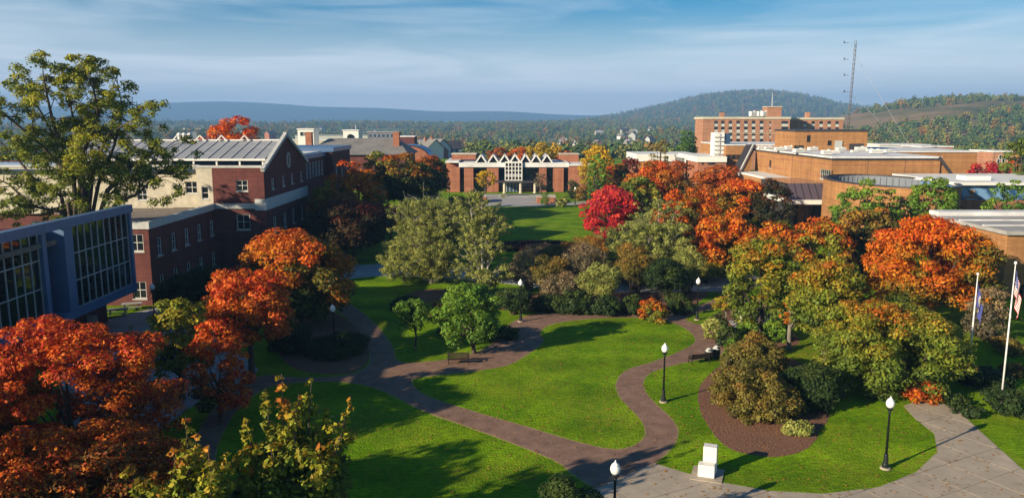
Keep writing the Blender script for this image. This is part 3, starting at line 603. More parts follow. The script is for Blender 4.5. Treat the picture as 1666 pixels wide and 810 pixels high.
def rect_bld(name, label, px0, px1, ytop, Y, dep, m, cat='building', z0=0.0, roof=None, ybot=None, group=None):
    xa, zt = AY(px0, ytop, Y); xb, _ = AY(px1, ytop, Y); e = thing(name, label, cat, ((xa + xb) / 2, Y + dep / 2, z0), group)
    mb = MB(); mb.box(xa, xb, Y, Y + dep, z0, zt); obj('wall', mb, M[m], e)
    mb = MB(); mb.box(xa - 0.25, xb + 0.25, Y - 0.25, Y + dep + 0.25, zt, zt + 0.4); obj('roof', mb, M[roof or 'membrane'], e); return e, xa, xb, zt
def winrow(e, Y, lst, w, h, **k):
    for px, py in lst:
        X, z = AY(px, py, Y); window(e, 'y', Y - 0.30, (X - w / 2, X + w / 2, z - h / 2, z + h / 2), 1, sill=False, **k)
e, *_ = rect_bld('white_block', 'small white rooftop block with two dark square windows, behind the gable peak', 484, 510, 211, 300, 8, 'white'); winrow(e, 300, [(491, 218), (498, 218)], 1.3, 1.5, nv=0, nh=0)
e, *_ = rect_bld('white_block', 'larger white rooftop block with arched opening above the grey roof', 558, 583, 213, 300, 8, 'white')
X, z = AY(570, 224, 299.6); mb = MB(); mb.lathe([(1.3, 0), (1.3, 0.2)], (0, 0, 0), 14); mb.v = [(X + a, 299.7 + c_, z + b) for a, b, c_ in mb.v]; obj('arch_window', mb, M['glass'], e)
X, z = AY(578, 213, 300); mb = MB(); mb.tube([(X, 301, z), (X, 301, z + 2.2)], [0.12, 0.08], 5); obj('flue', mb, M['white'], e)
e, xa, xb, zt = rect_bld('glazed_block', 'low dark glazed rooftop hall left of the brick turret', 598, 646, 216, 340, 14, 'dkmetal', roof='seam'); winrow(e, 340, [(603 + 7 * k, 221) for k in range(7)], 1.5, 1.7, nv=0, nh=0, fm='white', gm='bglass')
rect_bld('brick_turret', 'small dark brick block with pale flat top beyond the orange maples', 646, 674, 223, 330, 10, 'brick')
rect_bld('low_range', 'long low pale roofed range across the back behind the gable hall', 410, 600, 229, 320, 10, 'stone')
rect_bld('far_range', 'grey flat roofed range stretching behind the metal roof', 480, 640, 221, 420, 12, 'panel', roof='seam')
dm = thing('domed_turret', 'little gold domed turret above the left orange maples', 'turret', (AY(683, 245, 300)[0], 300, 0))
X, z = AY(683, 246, 300); mb = MB(); mb.lathe([(2.1, 0), (2.1, z - 0.6), (2.5, z - 0.5), (2.5, z)], (X, 300, 0), 8); obj('drum', mb, M['stone'], dm)
mb = MB(); mb.lathe([(2.3, 0.01), (2.1, 0.9), (1.4, 1.9), (0.5, 2.5), (0.12, 2.8), (0.1, 4.0)], (X, 300, z), 10); obj('dome', mb, M['yellowp'], dm, smooth=True)
ag = thing('arched_hall', 'curved blue roofed brick hall peeping over the left maples', 'building', (AY(665, 245, 260)[0], 260, 0))
X, z = AY(663, 238, 260); mb = MB(); pr = [(X - 7, 0), (X - 7, z - 4)] + [(X + 7 * math.cos(a), z - 4 + 4 * math.sin(a)) for a in np.linspace(math.pi, 0, 12)[1:-1]] + [(X + 7, z - 4), (X + 7, 0)]
nn = len(pr); mb.add([(a, 260, b) for a, b in pr] + [(a, 275, b) for a, b in pr], [tuple(range(nn)), tuple(range(2 * nn - 1, nn - 1, -1))]); obj('wall', mb, M['redb'], ag)
mb = MB(); top = [(X + 7.3 * math.cos(a), z - 4 + 4.3 * math.sin(a)) for a in np.linspace(math.pi, 0, 14)]; k = len(top)
mb.add([(a, 259.6, b) for a, b in top] + [(a, 275, b) for a, b in top], [(i, i + 1, k + i + 1, k + i) for i in range(k - 1)]); obj('roof', mb, M['metal'], ag, smooth=True)

# ---- the library with seven zigzag gables
lib = thing('zigzag_library', 'low brick library with a row of seven white zigzag gables', 'library', (0, 224, 0))
LY = 224.0
def lx(px): return AY(px, 290, LY)[0]
for a, b in ((731, 748), (755, 770), (792, 811), (877, 889), (900, 917)): mb = MB(); mb.box(lx(a), lx(b), LY, LY + 3, 0, 7.15); obj('brick_pier', mb, M['redb'], lib)
mb = MB()
mb.box(lx(925), lx(958), LY - 1, LY + 18, 0, 7.6); mb.box(lx(725), lx(748) - 0.02, LY + 3.01, LY + 18, 0, 8.4); mb.box(lx(748), lx(925), LY + 7, LY + 18, 0, 7.1); mb.box(lx(811), lx(877), LY + 1.5, LY + 2.2, 0, 1.2)
obj('wall', mb, M['redb'], lib)
ga = [(lx(748) + .02, lx(755)), (lx(770), lx(792)), (lx(811), lx(822)), (lx(849), lx(877)), (lx(889), lx(900)), (lx(917), lx(925))]
for a, b in ga:
    g = MB(); g.box(a, b, LY + 2.4, LY + 2.6, 0.4, 7.1); o = obj('window_bay', g, M['glass'], lib)
    f = MB(); f.box(a, b, LY + 2.3, LY + 2.42, 3.3, 3.5); n = max(1, int((b - a) / 1.4))
    for i in range(1, n): f.box(a + (b - a) * i / n - 0.05, a + (b - a) * i / n + 0.05, LY + 2.3, LY + 2.42, 0.4, 7.1)
    obj('mullion', f, M['dkmetal'], o)
mb = MB(); mb.box(lx(747), lx(925), LY - 0.4, LY + 18, 7.16, 8.45); mb.box(lx(924), lx(960), LY - 1.4, LY + 18.3, 7.61, 8.1); mb.box(lx(725), lx(747) - .02, LY - 0.3, LY + 18.3, 8.41, 8.9); obj('roof', mb, M['membrane'], lib)
mb = MB(); mb.box(lx(914), lx(946), LY + 10, LY + 16, 8.11, 10.3); obj('rooftop_block', mb, M['redb'], lib)
mb = MB(); mb.box(lx(732), lx(772), LY + 8, LY + 15, 8.91, 10.4); obj('rooftop_block', mb, M['redb'], lib)
mb = MB(); mb.box(lx(913), lx(947), LY + 9.8, LY + 16.2, 10.31, 10.6); mb.box(lx(731), lx(773), LY + 7.8, LY + 15.2, 10.41, 10.7); obj('rooftop_edge', mb, M['stone'], lib)
for px in (783, 802.5, 821, 838, 855, 872, 889.6):
    X = lx(px); hw = 1.5; zt = 10.7; zb = 8.46
    f = MB(); f.beam((X - hw, LY - 0.1, zb), (X, LY - 0.1, zt), 0.4, 0.28, (0, 1, 0)); f.beam((X + hw, LY - 0.1, zb), (X, LY - 0.1, zt), 0.4, 0.28, (0, 1, 0)); fo = obj('zigzag_gable', f, M['white'], lib)
    g = MB(); g.quad((X - hw + .1, LY + 0.15, zb + .02), (X + hw - .1, LY + 0.15, zb + .02), (X, LY + 0.15, zt - 0.15)); obj('pane', g, M['glass'], fo)
    r_ = MB(); r_.add([(X - hw - .05, LY + 0.1, zb), (X, LY + 0.1, zt), (X + hw + .05, LY + 0.1, zb), (X - hw - .05, LY + 14, zb), (X, LY + 14, zt), (X + hw + .05, LY + 14, zb)], [(0, 1, 4, 3), (1, 2, 5, 4), (3, 4, 5)]); obj('gable_roof', r_, M['seam'], fo)
a, b = lx(822), lx(849); f = MB()
for i in range(6): f.box(a + (b - a) * i / 5 - 0.13, a + (b - a) * i / 5 + 0.13, LY - 1.0, LY - 0.7, 3.4, 8.5)
for z in (3.4, 4.5, 5.0, 6.1, 7.2, 8.3): f.box(a, b, LY - 0.96, LY - 0.74, z, z + 0.24)
f.box(a - .1, b + .1, LY - 1.0, LY + 2, 8.5, 8.75); lw = obj('lattice_window', f, M['white'], lib)
g = MB(); g.box(a, b, LY - 0.73, LY + 2.3, 3.4, 8.4); obj('pane', g, M['glass'], lw)
mb = MB(); mb.box(lx(806), lx(868), LY - 4, LY + 2.2, 3.0, 3.38); obj('canopy', mb, M['dkmetal'], lib)
for px in (821, 847, 870):
    c = MB(); c.lathe([(0.55, 0), (0.55, 0.25), (0.42, 0.3), (0.42, 2.75), (0.55, 2.8), (0.55, 2.99)], (lx(px), LY - 3.2, 0), 10); obj('column', c, M['stone'], lib)
g = MB(); g.box(lx(824), lx(846), LY + 1.0, LY + 1.15, 0, 2.95); dr = obj('door', g, M['bglass'], lib)
f = MB()
for i in range(5): x = lx(824) + (lx(846) - lx(824)) * i / 4; f.box(x - .06, x + .06, LY + .9, LY + 1.0, 0, 2.95)
obj('frame', f, M['frame'], dr)
for px0, px1, y0, lab in ((874, 904, 331, 'right hand brick planter beside the entrance plaza of the library'), (779, 791, 330, 'small left hand brick planter by the library plaza')):
    p0 = G(px0, y0); p1 = G(px1, y0); e = thing('planter', lab, 'planter', p0)
    mb = MB(); mb.box(p0[0], p1[0], p0[1], p0[1] + 6, 0, 1.5); obj('brick_wall', mb, M['redb'], e); mb = MB(); mb.box(p0[0] - .1, p1[0] + .1, p0[1] - .1, p0[1] + 6.1, 1.5, 1.66); obj('coping', mb, M['stone'], e)
st = thing('steps', 'broad shallow steps before the library doors', 'steps', G(838, 321))
for k in range(4): mb = MB(); mb.box(lx(812), lx(872), G(838, 321)[1] + k * 1.2, G(838, 321)[1] + (k + 1) * 1.2 - 0.001, 0, 0.14 * (k + 1) * 0.5); obj('step', mb, M['walk'], st)

# ---- tan arts centre, right
art = thing('arts_centre', 'large tan brick building with white roofs, slanting walls and open round drum', 'building', (70, 160, 0))
AXW, AFY, AZ = 62.0, 152.0, 13.0
def opA(px, py, w, h): Y, z = AX(px, py, AXW); return (Y - w / 2, Y + w / 2, z - h / 2, z + h / 2)
opl = [opA(1253, 267, 1.6, 1.9), opA(1343, 284, 5.6, 1.9)]
mb = MB(); wall(mb, 'x', AXW, AFY, 200, 0, AZ, opl, 1); wall(mb, 'y', AFY, AXW, 83, 0, AZ, (), 1); wall(mb, 'x', 83, AFY, 176, 0, AZ)
Xl0, _ = AY(1181, 250, 203); ol = [opy(px, 256, 203, 1.6, 1.3) for px in (1186, 1194, 1202)]
wall(mb, 'y', 203, Xl0, 62.0, 0, 13.9, ol, 1); wall(mb, 'x', Xl0, 203, 230, 0, 13.9)
mb.box(81, 104.5, 176.5, 205, 0, 13.2); obj('wall', mb, M['tan'], art)
window(art, 'x', AXW, opl[0], 1, 1, 0, fm='dkmetal'); window(art, 'x', AXW, opl[1], 1, 5, 1, fm='panel')
for o in ol: window(art, 'y', 203, o, 1, 0, 0, fm='dkmetal', sill=False)
mb = MB(); mb.box(AXW - 0.15, 83.2, AFY - 0.15, 202.8, AZ, AZ + 0.32); mb.box(Xl0 - .15, 75, 202.85, 230, 13.9, 14.2); mb.box(83.3, 104.7, 176.3, 205, 13.2, 13.5); obj('roof', mb, M['membrane'], art)
mb = MB(); mb.beam((AXW - .2, AFY - .2, AZ - .15), (AXW - .2, 202, AZ - .15), 0.12, 0.3); mb.beam((AXW - .27, AFY - .22, AZ - .15), (83.3, AFY - .22, AZ - .15), 0.12, 0.3); obj('roof_edge', mb, M['dkmetal'], art)
ph0, _ = AY(1293, 230, 186); ph1, pz1 = AY(1412, 216, 186)
pops = [opy(1316, 226, 186, 0.9, 1.6), opy(1350, 233, 186, 1.0, 1.2), opy(1300, 240, 186, 2.4, 0.9)]
mb = MB(); wall(mb, 'y', 186, ph0, ph1, AZ, 17.7, pops, 1); mb.box(ph0 + .05, ph1 - .05, 186.45, 199.9, AZ + .33, 17.6); wall(mb, 'x', ph0, 186, 200, AZ, 17.7); wall(mb, 'x', ph1, 186, 200, AZ, 17.7); pw = obj('upper_storey', mb, M['tan'], art)
for o in pops: window(art, 'y', 186, o, 1, 0, 0, fm='dkmetal', sill=False)
mb = MB(); mb.box(ph0 - .2, ph1 + .2, 185.8, 200.2, 17.7, 18.1); obj('upper_roof', mb, M['dkmetal'], art)
a, z0_ = AY(1358, 246, 185.7); b, z1_ = AY(1371, 229, 185.7); mb = MB(); mb.box(a, b, 185.75, 185.95, AZ + .33, z1_); obj('door', mb, M['panel'], art)
a, z0_ = AY(1382, 243, 185.7); b, z1_ = AY(1405, 234, 185.7); mb = MB(); mb.box(a, b, 185.8, 185.97, AZ + .5, z1_)
lo = obj('louvre', mb, M['dkmetal'], art)
for zc in (3.2, 6.4, 9.2, 11.6):     # darker soldier courses standing a little proud
    mb = MB(); mb.box(AXW - .03, AXW - .002, AFY - .03, 199.9, zc, zc + .16); mb.box(AXW, 82.98, AFY - .03, AFY - .002, zc + .002, zc + .158); obj('brick_course', mb, M['redb'], art)
for yv in (162.5, 173.5, 185.0):
    mb = MB(); mb.box(AXW - .02, AXW - .003, yv, yv + .07, 0, 12.8); obj('wall_joint', mb, M['dkmetal'], art)
for xv in (69.0, 76.2):
    mb = MB(); mb.box(xv, xv + .07, AFY - .02, AFY - .003, 9.5, 12.8); obj('wall_joint', mb, M['dkmetal'], art)
# slanting dark stair roof on the left flank
mb = MB(); mb.beam((61.2, 201.5, 14.0), (55.5, 193.5, 7.2), 2.6, 0.5); obj('stair_roof', mb, M['dkmetal'], art)
mb = MB(); mb.beam((61.2, 202.6, 14.2), (55.5, 194.9, 7.4), 0.3, 0.9); mb.beam((61.2, 199.6, 14.0), (55.5, 191.6, 7.2), 0.3, 0.8); obj('stair_curb', mb, M['cornice'], art)
mb = MB(); mb.box(54.6, 56.6, 191, 195, 0, 6.9); obj('stair_glass', mb, M['glass'], art)
mb = MB(); mb.box(56.6, 61.97, 171, 196, 0, 7.3); obj('side_wall', mb, M['tan'], art); mb = MB(); mb.box(56.3, 61.96, 170.7, 196.2, 7.31, 7.75); obj('side_roof', mb, M['white'], art)
# dark slanting rib at the right end
mb = MB(); mb.beam((82.6, AFY - .1, AZ + .2), (86.6, AFY - .1, 8.4), 0.5, 0.5); obj('slanting_rib', mb, M['dkmetal'], art)
mb = MB(); mb.add([(83.02, 152.4, 0), (83.02, 175, 0), (83.02, 152.4, 12.8), (88.5, 152.4, 0), (88.5, 152.4, 6.8)], [(0, 3, 4, 2)]); obj('slanting_wall', mb, M['tan'], art)
# drum open to the sky
DX, DY, DRX, DRY, DZ = AY(1444, 290, 136)[0], 135.9, 9.3, 15.8, 9.9
mb = MB(); n = 48; ring = [(math.cos(2 * math.pi * k / n), math.sin(2 * math.pi * k / n)) for k in range(n)]
def cyl(mb, rx, ry, z0, z1): o = len(mb.v); mb.v += [(DX + rx * c, DY + ry * s_, z0) for c, s_ in ring] + [(DX + rx * c, DY + ry * s_, z1) for c, s_ in ring]; mb.f += [(o + k, o + (k + 1) % n, o + n + (k + 1) % n, o + n + k) for k in range(n)]
cyl(mb, DRX, DRY, 0, DZ); obj('drum_wall', mb, M['tan'], art, smooth=True)
mb = MB(); cyl(mb, DRX - .35, DRY - .35, 5.2, DZ); mb.add([(DX + (DRX - .35) * c, DY + (DRY - .35) * s_, 5.2) for c, s_ in ring], [tuple(range(n))]); obj('drum_lining', mb, M['inner'], art)
mb = MB(); o0 = 0
mb.v += [(DX + (DRX + .12) * c, DY + (DRY + .12) * s_, z) for z in (DZ - .12, DZ + .08) for c, s_ in ring] + [(DX + (DRX - .5) * c, DY + (DRY - .5) * s_, z) for z in (DZ + .08, DZ - .12) for c, s_ in ring]
for j in range(3): mb.f += [(j * n + k, j * n + (k + 1) % n, (j + 1) * n + (k + 1) % n, (j + 1) * n + k) for k in range(n)]
obj('drum_rim', mb, M['dkmetal'], art)
mb = MB()
for k in range(24):
    a = math.pi * (0.12 + 0.76 * k / 23); mb.beam((DX + (DRX - .45) * math.cos(a), DY + (DRY - .45) * math.sin(a), 5.2), (DX + (DRX - .45) * math.cos(a), DY + (DRY - .45) * math.sin(a), DZ - .4), 0.12)
obj('drum_rib', mb, M['inner'], art)
# entrance canopy with bronze skylight
C0, C1 = AY(1284, 325, 150)[0], AY(1366, 325, 150)[0]
mb = MB(); mb.add([(C0, 149.4, 5.15), (C1, 149.4, 5.15), (C1 - .2, 152.5, 8.1), (C0 + .25, 152.5, 8.1), (C0 + .25, 168, 8.1), (AXW - .02, 168, 8.1), (AXW - .02, 152.5, 8.1)], [(0, 1, 2, 3), (3, 6, 5, 4)]); obj('skylight', mb, M['skylight'], art)
mb = MB()
for i in range(8): x = C0 + (C1 - C0) * i / 7; mb.beam((x, 149.36, 5.2), (x + (.25 - .45 * i / 7), 152.46, 8.15), 0.08, 0.08)
obj('skylight_bar', mb, M['dkmetal'], art)
mb = MB(); mb.box(C0 - .3, C1 + .3, 148.9, 149.35, 4.35, 5.2); mb.box(C0 - .3, C0, 149.36, 168, 4.35, 5.2); obj('fascia', mb, M['white'], art)
mb = MB(); mb.box(C0, C1, 149.4, 151.9, 4.5, 5.1); mb.box(C0 + .1, AXW - .03, 153, 168, 0, 7.9); obj('canopy_soffit', mb, M['dkmetal'], art)
for px in (1290, 1312, 1340): X = AY(px, 340, 150)[0]; mb = MB(); mb.box(X - .2, X + .2, 150, 150.4, 0, 4.49); obj('column', mb, M['dkmetal'], art)
g = MB(); g.box(C0 + .3, AXW - .2, 152.7, 152.9, 0.1, 4.4); obj('entrance_glass', g, M['glass'], art)
# low brick link left of the arts centre
lk = thing('brick_link', 'low brick link with white flat roofs left of the tan arts centre', 'building', (48, 206, 0))
a, _ = AY(1136, 260, 200); b, zt = AY(1182, 258, 200); mb = MB(); ops = [opy(1158, 264, 200, 2.0, 1.4), opy(1144, 262, 200, 0.6, 2.0)]
wall(mb, 'y', 200, a, b, 0, 9.8, ops, 1); wall(mb, 'x', a, 200, 220, 0, 9.8); obj('wall', mb, M['redb'], lk)
for o in ops: window(lk, 'y', 200, o, 1, 0, 0, fm='dkmetal', sill=False)
mb = MB(); mb.box(a - .4, b, 199.6, 222, 9.8, 11.2); obj('roof', mb, M['white'], lk)
c0, _ = AY(1037, 250, 235); c1, _ = AY(1136, 250, 235)
mb = MB(); mb.box(c0, c1, 235, 255, 0, 8.2); obj('rear_wall', mb, M['redb'], lk); mb = MB(); mb.box(c0 - .3, c1 + .3, 234.6, 255.3, 8.21, 10.4); obj('rear_roof', mb, M['white'], lk)
a2, _ = AY(1117, 260, 210); mb = MB(); mb.box(a2, a - .5, 212, 225, 0, 10.2); obj('glass_link', mb, M['glass'], lk); mb = MB(); mb.box(a2 - .2, a - .5, 211.6, 225, 10.21, 10.7); mb.box(a2 - .1, a2 + .25, 211.6, 211.95, 0, 10.2); obj('link_frame', mb, M['white'], lk)
# white service tower
tw = thing('service_tower', 'white boxy plant tower with ladder and dark blue side', 'tower', (AY(1172, 240, 205)[0], 206, 0))
a, _ = AY(1162, 240, 205); b, z = AY(1179, 216, 205); c, _ = AY(1189, 216, 205)
mb = MB(); mb.box(a, b, 205, 209, 11.2, z); obj('wall', mb, M['white'], tw); mb = MB(); mb.box(b + .02, c, 205.3, 209, 11.2, z - .2); obj('dark_side', mb, M['bglass'], tw)
mb = MB()
for k in range(5): mb.box(a - .15, b - .3, 204.6, 204.99, 11.6 + k * 1.1, 11.75 + k * 1.1)
mb.box(a + .9, a + 1.05, 204.5, 204.6, 11.2, z); obj('ladder', mb, M['panel'], tw)

# ---- brick dormitory slab, far right
do = thing('dormitory', 'five storey pale brick dormitory slab with columns of windows', 'dormitory', (100, 335, 0))
DYY = 330.0
x0 = AY(1144, 200, DYY)[0]; x1 = AY(1268, 200, DYY)[0]; x2 = AY(1285, 200, DYY)[0]; x3 = AY(1303, 200, DYY + 16)[0]; x4 = AY(1372, 200, DYY + 16)[0]
rows = [201.5, 211, 221, 231]; cols = [1165, 1176, 1188.4, 1201, 1213.6, 1226, 1239]
ops = [opy(px, py, DYY, 1.55, 2.5) for px in cols for py in rows] + [opy(1277, py, DYY, 2.9, 2.3) for py in rows] + [opy(1253, py, DYY, 0.7, 1.6) for py in rows]
ops2 = [opy(px, py, DYY + 16, 1.6, 2.4) for px in (1310, 1323, 1336, 1349, 1362) for py in (202, 212)]
zt = AY(1200, 194, DYY)[1]; mb = MB(); wall(mb, 'y', DYY, x0, x2, 0, zt, ops, 1); wall(mb, 'x', x0, DYY, DYY + 14, 0, zt); wall(mb, 'x', x2, DYY, DYY + 16, 0, zt); wall(mb, 'y', DYY + 16, x2, x4, 0, zt - .2, ops2, 1); wall(mb, 'x', x4, DYY + 16, DYY + 30, 0, zt - .2); obj('wall', mb, M['dorm'], do)
for o in ops + ops2:
    mid = o[2] + (o[3] - o[2]) * 0.48; g = MB(); g.box(o[0], o[1], DYY + (0.2 if o in ops else 16.2), DYY + (0.28 if o in ops else 16.28), mid, o[3]); wv = obj('window', g, M['glass'], do)
    g = MB(); g.box(o[0], o[1], DYY + (0.1 if o in ops else 16.1), DYY + (0.28 if o in ops else 16.28), o[2], mid - .01); obj('panel', g, M['cornice'], wv)
mb = MB(); mb.box(x0 - .3, x2 + .3, DYY - .3, DYY + 15.6, zt, zt + 0.9); mb.box(x2 + .31, x4 + .3, DYY + 15.7, DYY + 30, zt - .2, zt + 0.7); mb.box(AY(1192, 200, DYY)[0], x1, DYY - .12, DYY - .01, AY(1200, 217.6, DYY)[1], AY(1200, 216.8, DYY)[1]); obj('roof_band', mb, M['stone'], do)
a, _ = AY(1248, 180, DYY + 3); b, z = AY(1272, 174.5, DYY + 3); mb = MB(); mb.box(a, b, DYY + 3, DYY + 9, zt + .91, z); obj('lift_tower', mb, M['dorm'], do); mb = MB(); mb.box(a - .2, b + .2, DYY + 2.8, DYY + 9.2, z, z + .3); obj('tower_cap', mb, M['stone'], do)
for px, yt in ((1190, 182.5), (1335.5, 182.5)): X, z = AY(px, yt, DYY + 6); mb = MB(); mb.box(X - .9, X + .9, DYY + 20, DYY + 22, zt + .5, z); obj('chimney', mb, M['dorm'], do)
X, z = AY(1257, 152, DYY + 5); mb = MB(); mb.tube([(X, DYY + 5, 26), (X, DYY + 5, z)], [.12, .06], 5); obj('aerial', mb, M['white'], do)

# ---- blue mural pavilion and flat roofed block at the right edge
mu = thing('mural_pavilion', 'low brick pavilion with blue wave mural and white roof', 'building', (84, 133, 0))
a, _ = AY(1553, 310, 130); b = 100.0; zt = AY(1600, 301, 130)[1]; zm = AY(1600, 325, 130)[1]
mb = MB(); mb.box(a, b, 130, 150, 0, zm); obj('wall', mb, M['redb'], mu)
mm = bpy.data.materials.new('painted wave mural'); mm.use_nodes = True; t = mm.node_tree; p = t.nodes['Principled BSDF']; geo = t.nodes.new('ShaderNodeNewGeometry'); wv = t.nodes.new('ShaderNodeTexWave'); wv.inputs['Scale'].default_value = 0.22; wv.inputs['Distortion'].default_value = 9; wv.inputs['Detail'].default_value = 4; wv.bands_direction = 'DIAGONAL'
r_ = t.nodes.new('ShaderNodeValToRGB'); r_.color_ramp.elements[0].color = (0.02, 0.07, 0.17, 1); r_.color_ramp.elements[1].color = (0.16, 0.30, 0.50, 1); r_.color_ramp.elements[1].position = 0.85
t.links.new(geo.outputs['Position'], wv.inputs['Vector']); t.links.new(wv.outputs['Fac'], r_.inputs[0]); t.links.new(r_.outputs[0], p.inputs['Base Color']); M['mural'] = mm
mb = MB(); mb.box(a, b, 129.9, 150, zm + .01, zt); obj('mural', mb, M['mural'], mu)
mb = MB(); mb.box(a - .4, b, 129, 151, zt + .01, zt + .5); mb.box(AY(1566, 296, 135)[0], AY(1606, 296, 135)[0], 134, 137, zt + .51, zt + 1.2); obj('roof', mb, M['white'], mu)
X0, z0_ = AY(1574, 322, 129.7); X1, z1_ = AY(1590, 308, 129.7); mb = MB()
for fx, fz, rr in ((0.5, 0.45, .30), (0.36, 0.75, .2), (0.64, 0.75, .2)):
    mb.add([(X0 + (X1 - X0) * fx + rr * 1.5 * math.cos(q), 129.86, z0_ + (z1_ - z0_) * fz + rr * 1.4 * math.sin(q)) for q in np.linspace(0, 2 * math.pi, 10)[:-1]], [tuple(range(9))])
mb.box(X0 - .4, X1 + .4, 129.84, 129.88, z0_ - .1, z0_ + .25); obj('painted_figure', mb, mat('mural brown paint', (0.34, 0.20, 0.11), var=0.4, scale=2), mu)
ed = thing('flat_roofed_block', 'tan block with broad grey flat roof at the right edge', 'building', (60, 90, 0))
mb = MB(); eops = [opy(1657, 490, 88, 0.9, 4.0), opy(1690, 490, 88, 0.9, 4.0)]
wall(mb, 'y', 88, 56.5, 80, 0, 7.3, eops, 1); wall(mb, 'x', 56.5, 88, 104, 0, 7.3); obj('wall', mb, M['tan'], ed)
for o in eops: window(ed, 'y', 88, o, 1, 0, 2, fm='dkmetal')
mb = MB(); mb.box(56.1, 80, 87.6, 104, 7.3, 7.75); obj('roof', mb, M['walk'], ed); mb = MB(); mb.box(56.1, 80, 102, 104.4, 7.76, 8.3); mb.box(56.1, 80, 92, 92.4, 7.76, 7.9); mb.box(56.1, 80, 97, 97.3, 7.76, 7.9); obj('roof_kerb', mb, M['membrane'], ed)
e, *_ = rect_bld('brick_church', 'small brick tower house far behind the red tree on the right', 1617, 1650, 248, 230, 12, 'dorm'); winrow(e, 230, [(1624, 262), (1632, 262), (1641, 262), (1627, 256), (1637, 256)], 0.9, 1.4, nv=0, nh=0)
rect_bld('white_roofed_shed', 'long low white roofed shed behind the tan arts centre', 1432, 1512, 237, 260, 14, 'white')
rect_bld('flat_shed', 'dark ended flat shed beyond the white roofed shed', 1500, 1550, 240, 240, 12, 'redb')
# ---- radio mast
ms = thing('radio_mast', 'tall thin lattice radio mast with guy wires beside the tan upper storey', 'mast', (AY(1377, 215, 214)[0], 214, 0))
X, zt = AY(1380.5, 66, 214); X = ms.location.x; mb = MB(); hw = 0.3
crn = [(X + hw * math.cos(a), 214 + hw * math.sin(a)) for a in (0.3, 2.4, 4.5)]
for x, y in crn: mb.tube([(x, y, 0), (x + (0.9), y, zt)], [0.06, 0.05], 4)
z = 14.0; k = 0
while z < zt - 1:
    for i in range(3):
        (x, y), (x2_, y2_) = crn[i], crn[(i + 1) % 3]; f0, f1 = 0.9 * z / zt, 0.9 * (z + 1.2) / zt
        mb.tube([(x + f0, y, z), (x2_ + f1, y2_, z + 1.2)], [0.03, 0.03], 3)
    z += 1.2
obj('lattice', mb, M['dkmetal'], ms)
for yy in (70, 97, 123, 150):
    Xa, za = AY(1379, yy, 214); mb = MB(); mb.box(Xa - 1.0, Xa + .3, 213.9, 214.0, za - .04, za + .04); mb.box(Xa - 1.05, Xa - .95, 213.9, 214.0, za - .2, za + .5); mb.box(Xa - .9, Xa - .8, 213.9, 214.0, za - .1, za + .4); obj('antenna_arm', mb, M['dkmetal'], ms)
mb = MB(); Xa, za = AY(1381, 72, 214); g1 = AY(1505, 240, 225); mb.tube([(Xa, 214, za), (g1[0], 225, g1[1] - 6)], [.035, .035], 4); Xa, za = AY(1379, 148, 214); g1 = AY(1470, 225, 222); mb.tube([(Xa, 214, za), (g1[0] + 4, 222, g1[1] - 5)], [.035, .035], 4); obj('guy_wire', mb, M['steel'], ms)
# ---- rooftop plant on the white roofs
ac = thing('rooftop_unit', 'boxy white air handler on the white roof', 'air handler', (0, 0, 0))
mb = MB(); mb.box(-1.0, 1.0, -.6, .6, 0.1, 0.95); o = obj('casing', mb, M['white'], ac, local=True); bevel(o, 0.05)
mb = MB(); mb.box(-0.9, 0.9, -.63, -.605, 0.25, 0.8); obj('grille', mb, M['panel'], ac, local=True)
mb = MB(); mb.lathe([(0.35, .951), (0.35, 1.15), (0.28, 1.17)], (0.4, 0, 0), 10); obj('fan_cowl', mb, M['panel'], ac, local=True); mb = MB(); mb.box(-.95, -.8, -.55, .55, 0, .1); mb.box(.8, .95, -.55, .55, 0, .1); obj('rail', mb, M['dkmetal'], ac, local=True)
first = True
rr = random.Random(5)
desc = ['nearest the front corner', 'by the left roof edge', 'mid roof, turned sideways', 'against the tan upper storey', 'behind the first handler', 'near the right roof end', 'close to the upper storey door', 'in the middle of the roof row', 'at the far left roof end', 'beside the dark louvre']
for i, (px, Y) in enumerate([(1345, 160), (1268, 182), (1300, 170), (1322, 183), (1360, 168), (1425, 165), (1368, 180), (1390, 172), (1250, 192), (1400, 181), (1445, 172), (1415, 178), (1238, 196), (1285, 188)]):
    X = AY(px, 248, Y)[0]; lab = 'boxy white air handler on the tan building roof, ' + (desc[i] if i < 10 else ['rightmost of its row', 'right of the dark louvre', 'beside the slanting stair roof', 'left of the upper storey'][i - 10])
    s_ = rr.uniform(.7, 1.25)
    if i == 0: u_ = ac; u_.location = (X, Y, AZ + .325); u_['label'] = lab; u_['group'] = 'air handlers on the arts centre roof'
    else: clone(ac, (X, Y, AZ + .325), rr.choice([0, .1, 1.57, -.1]), lab, 'air handlers on the arts centre roof', scale=(s_, s_, s_ * .8))
for px, Y, z in ((1225, 336, 22.1), (1237, 336, 22.1), (1244, 334, 22.1)):
    clone(ac, (AY(px, 190, Y)[0], Y, z), 0.3, 'white plant box on the dormitory roof, ' + {1225: 'farthest from the lift tower', 1237: 'middle of the three by the lift tower', 1244: 'touching the lift tower'}[px], 'plant on the dormitory roof', scale=(1.5, 1.5, 2.2))

# ================================================================== TREES AND SHRUBS
T = tree; S = shrub
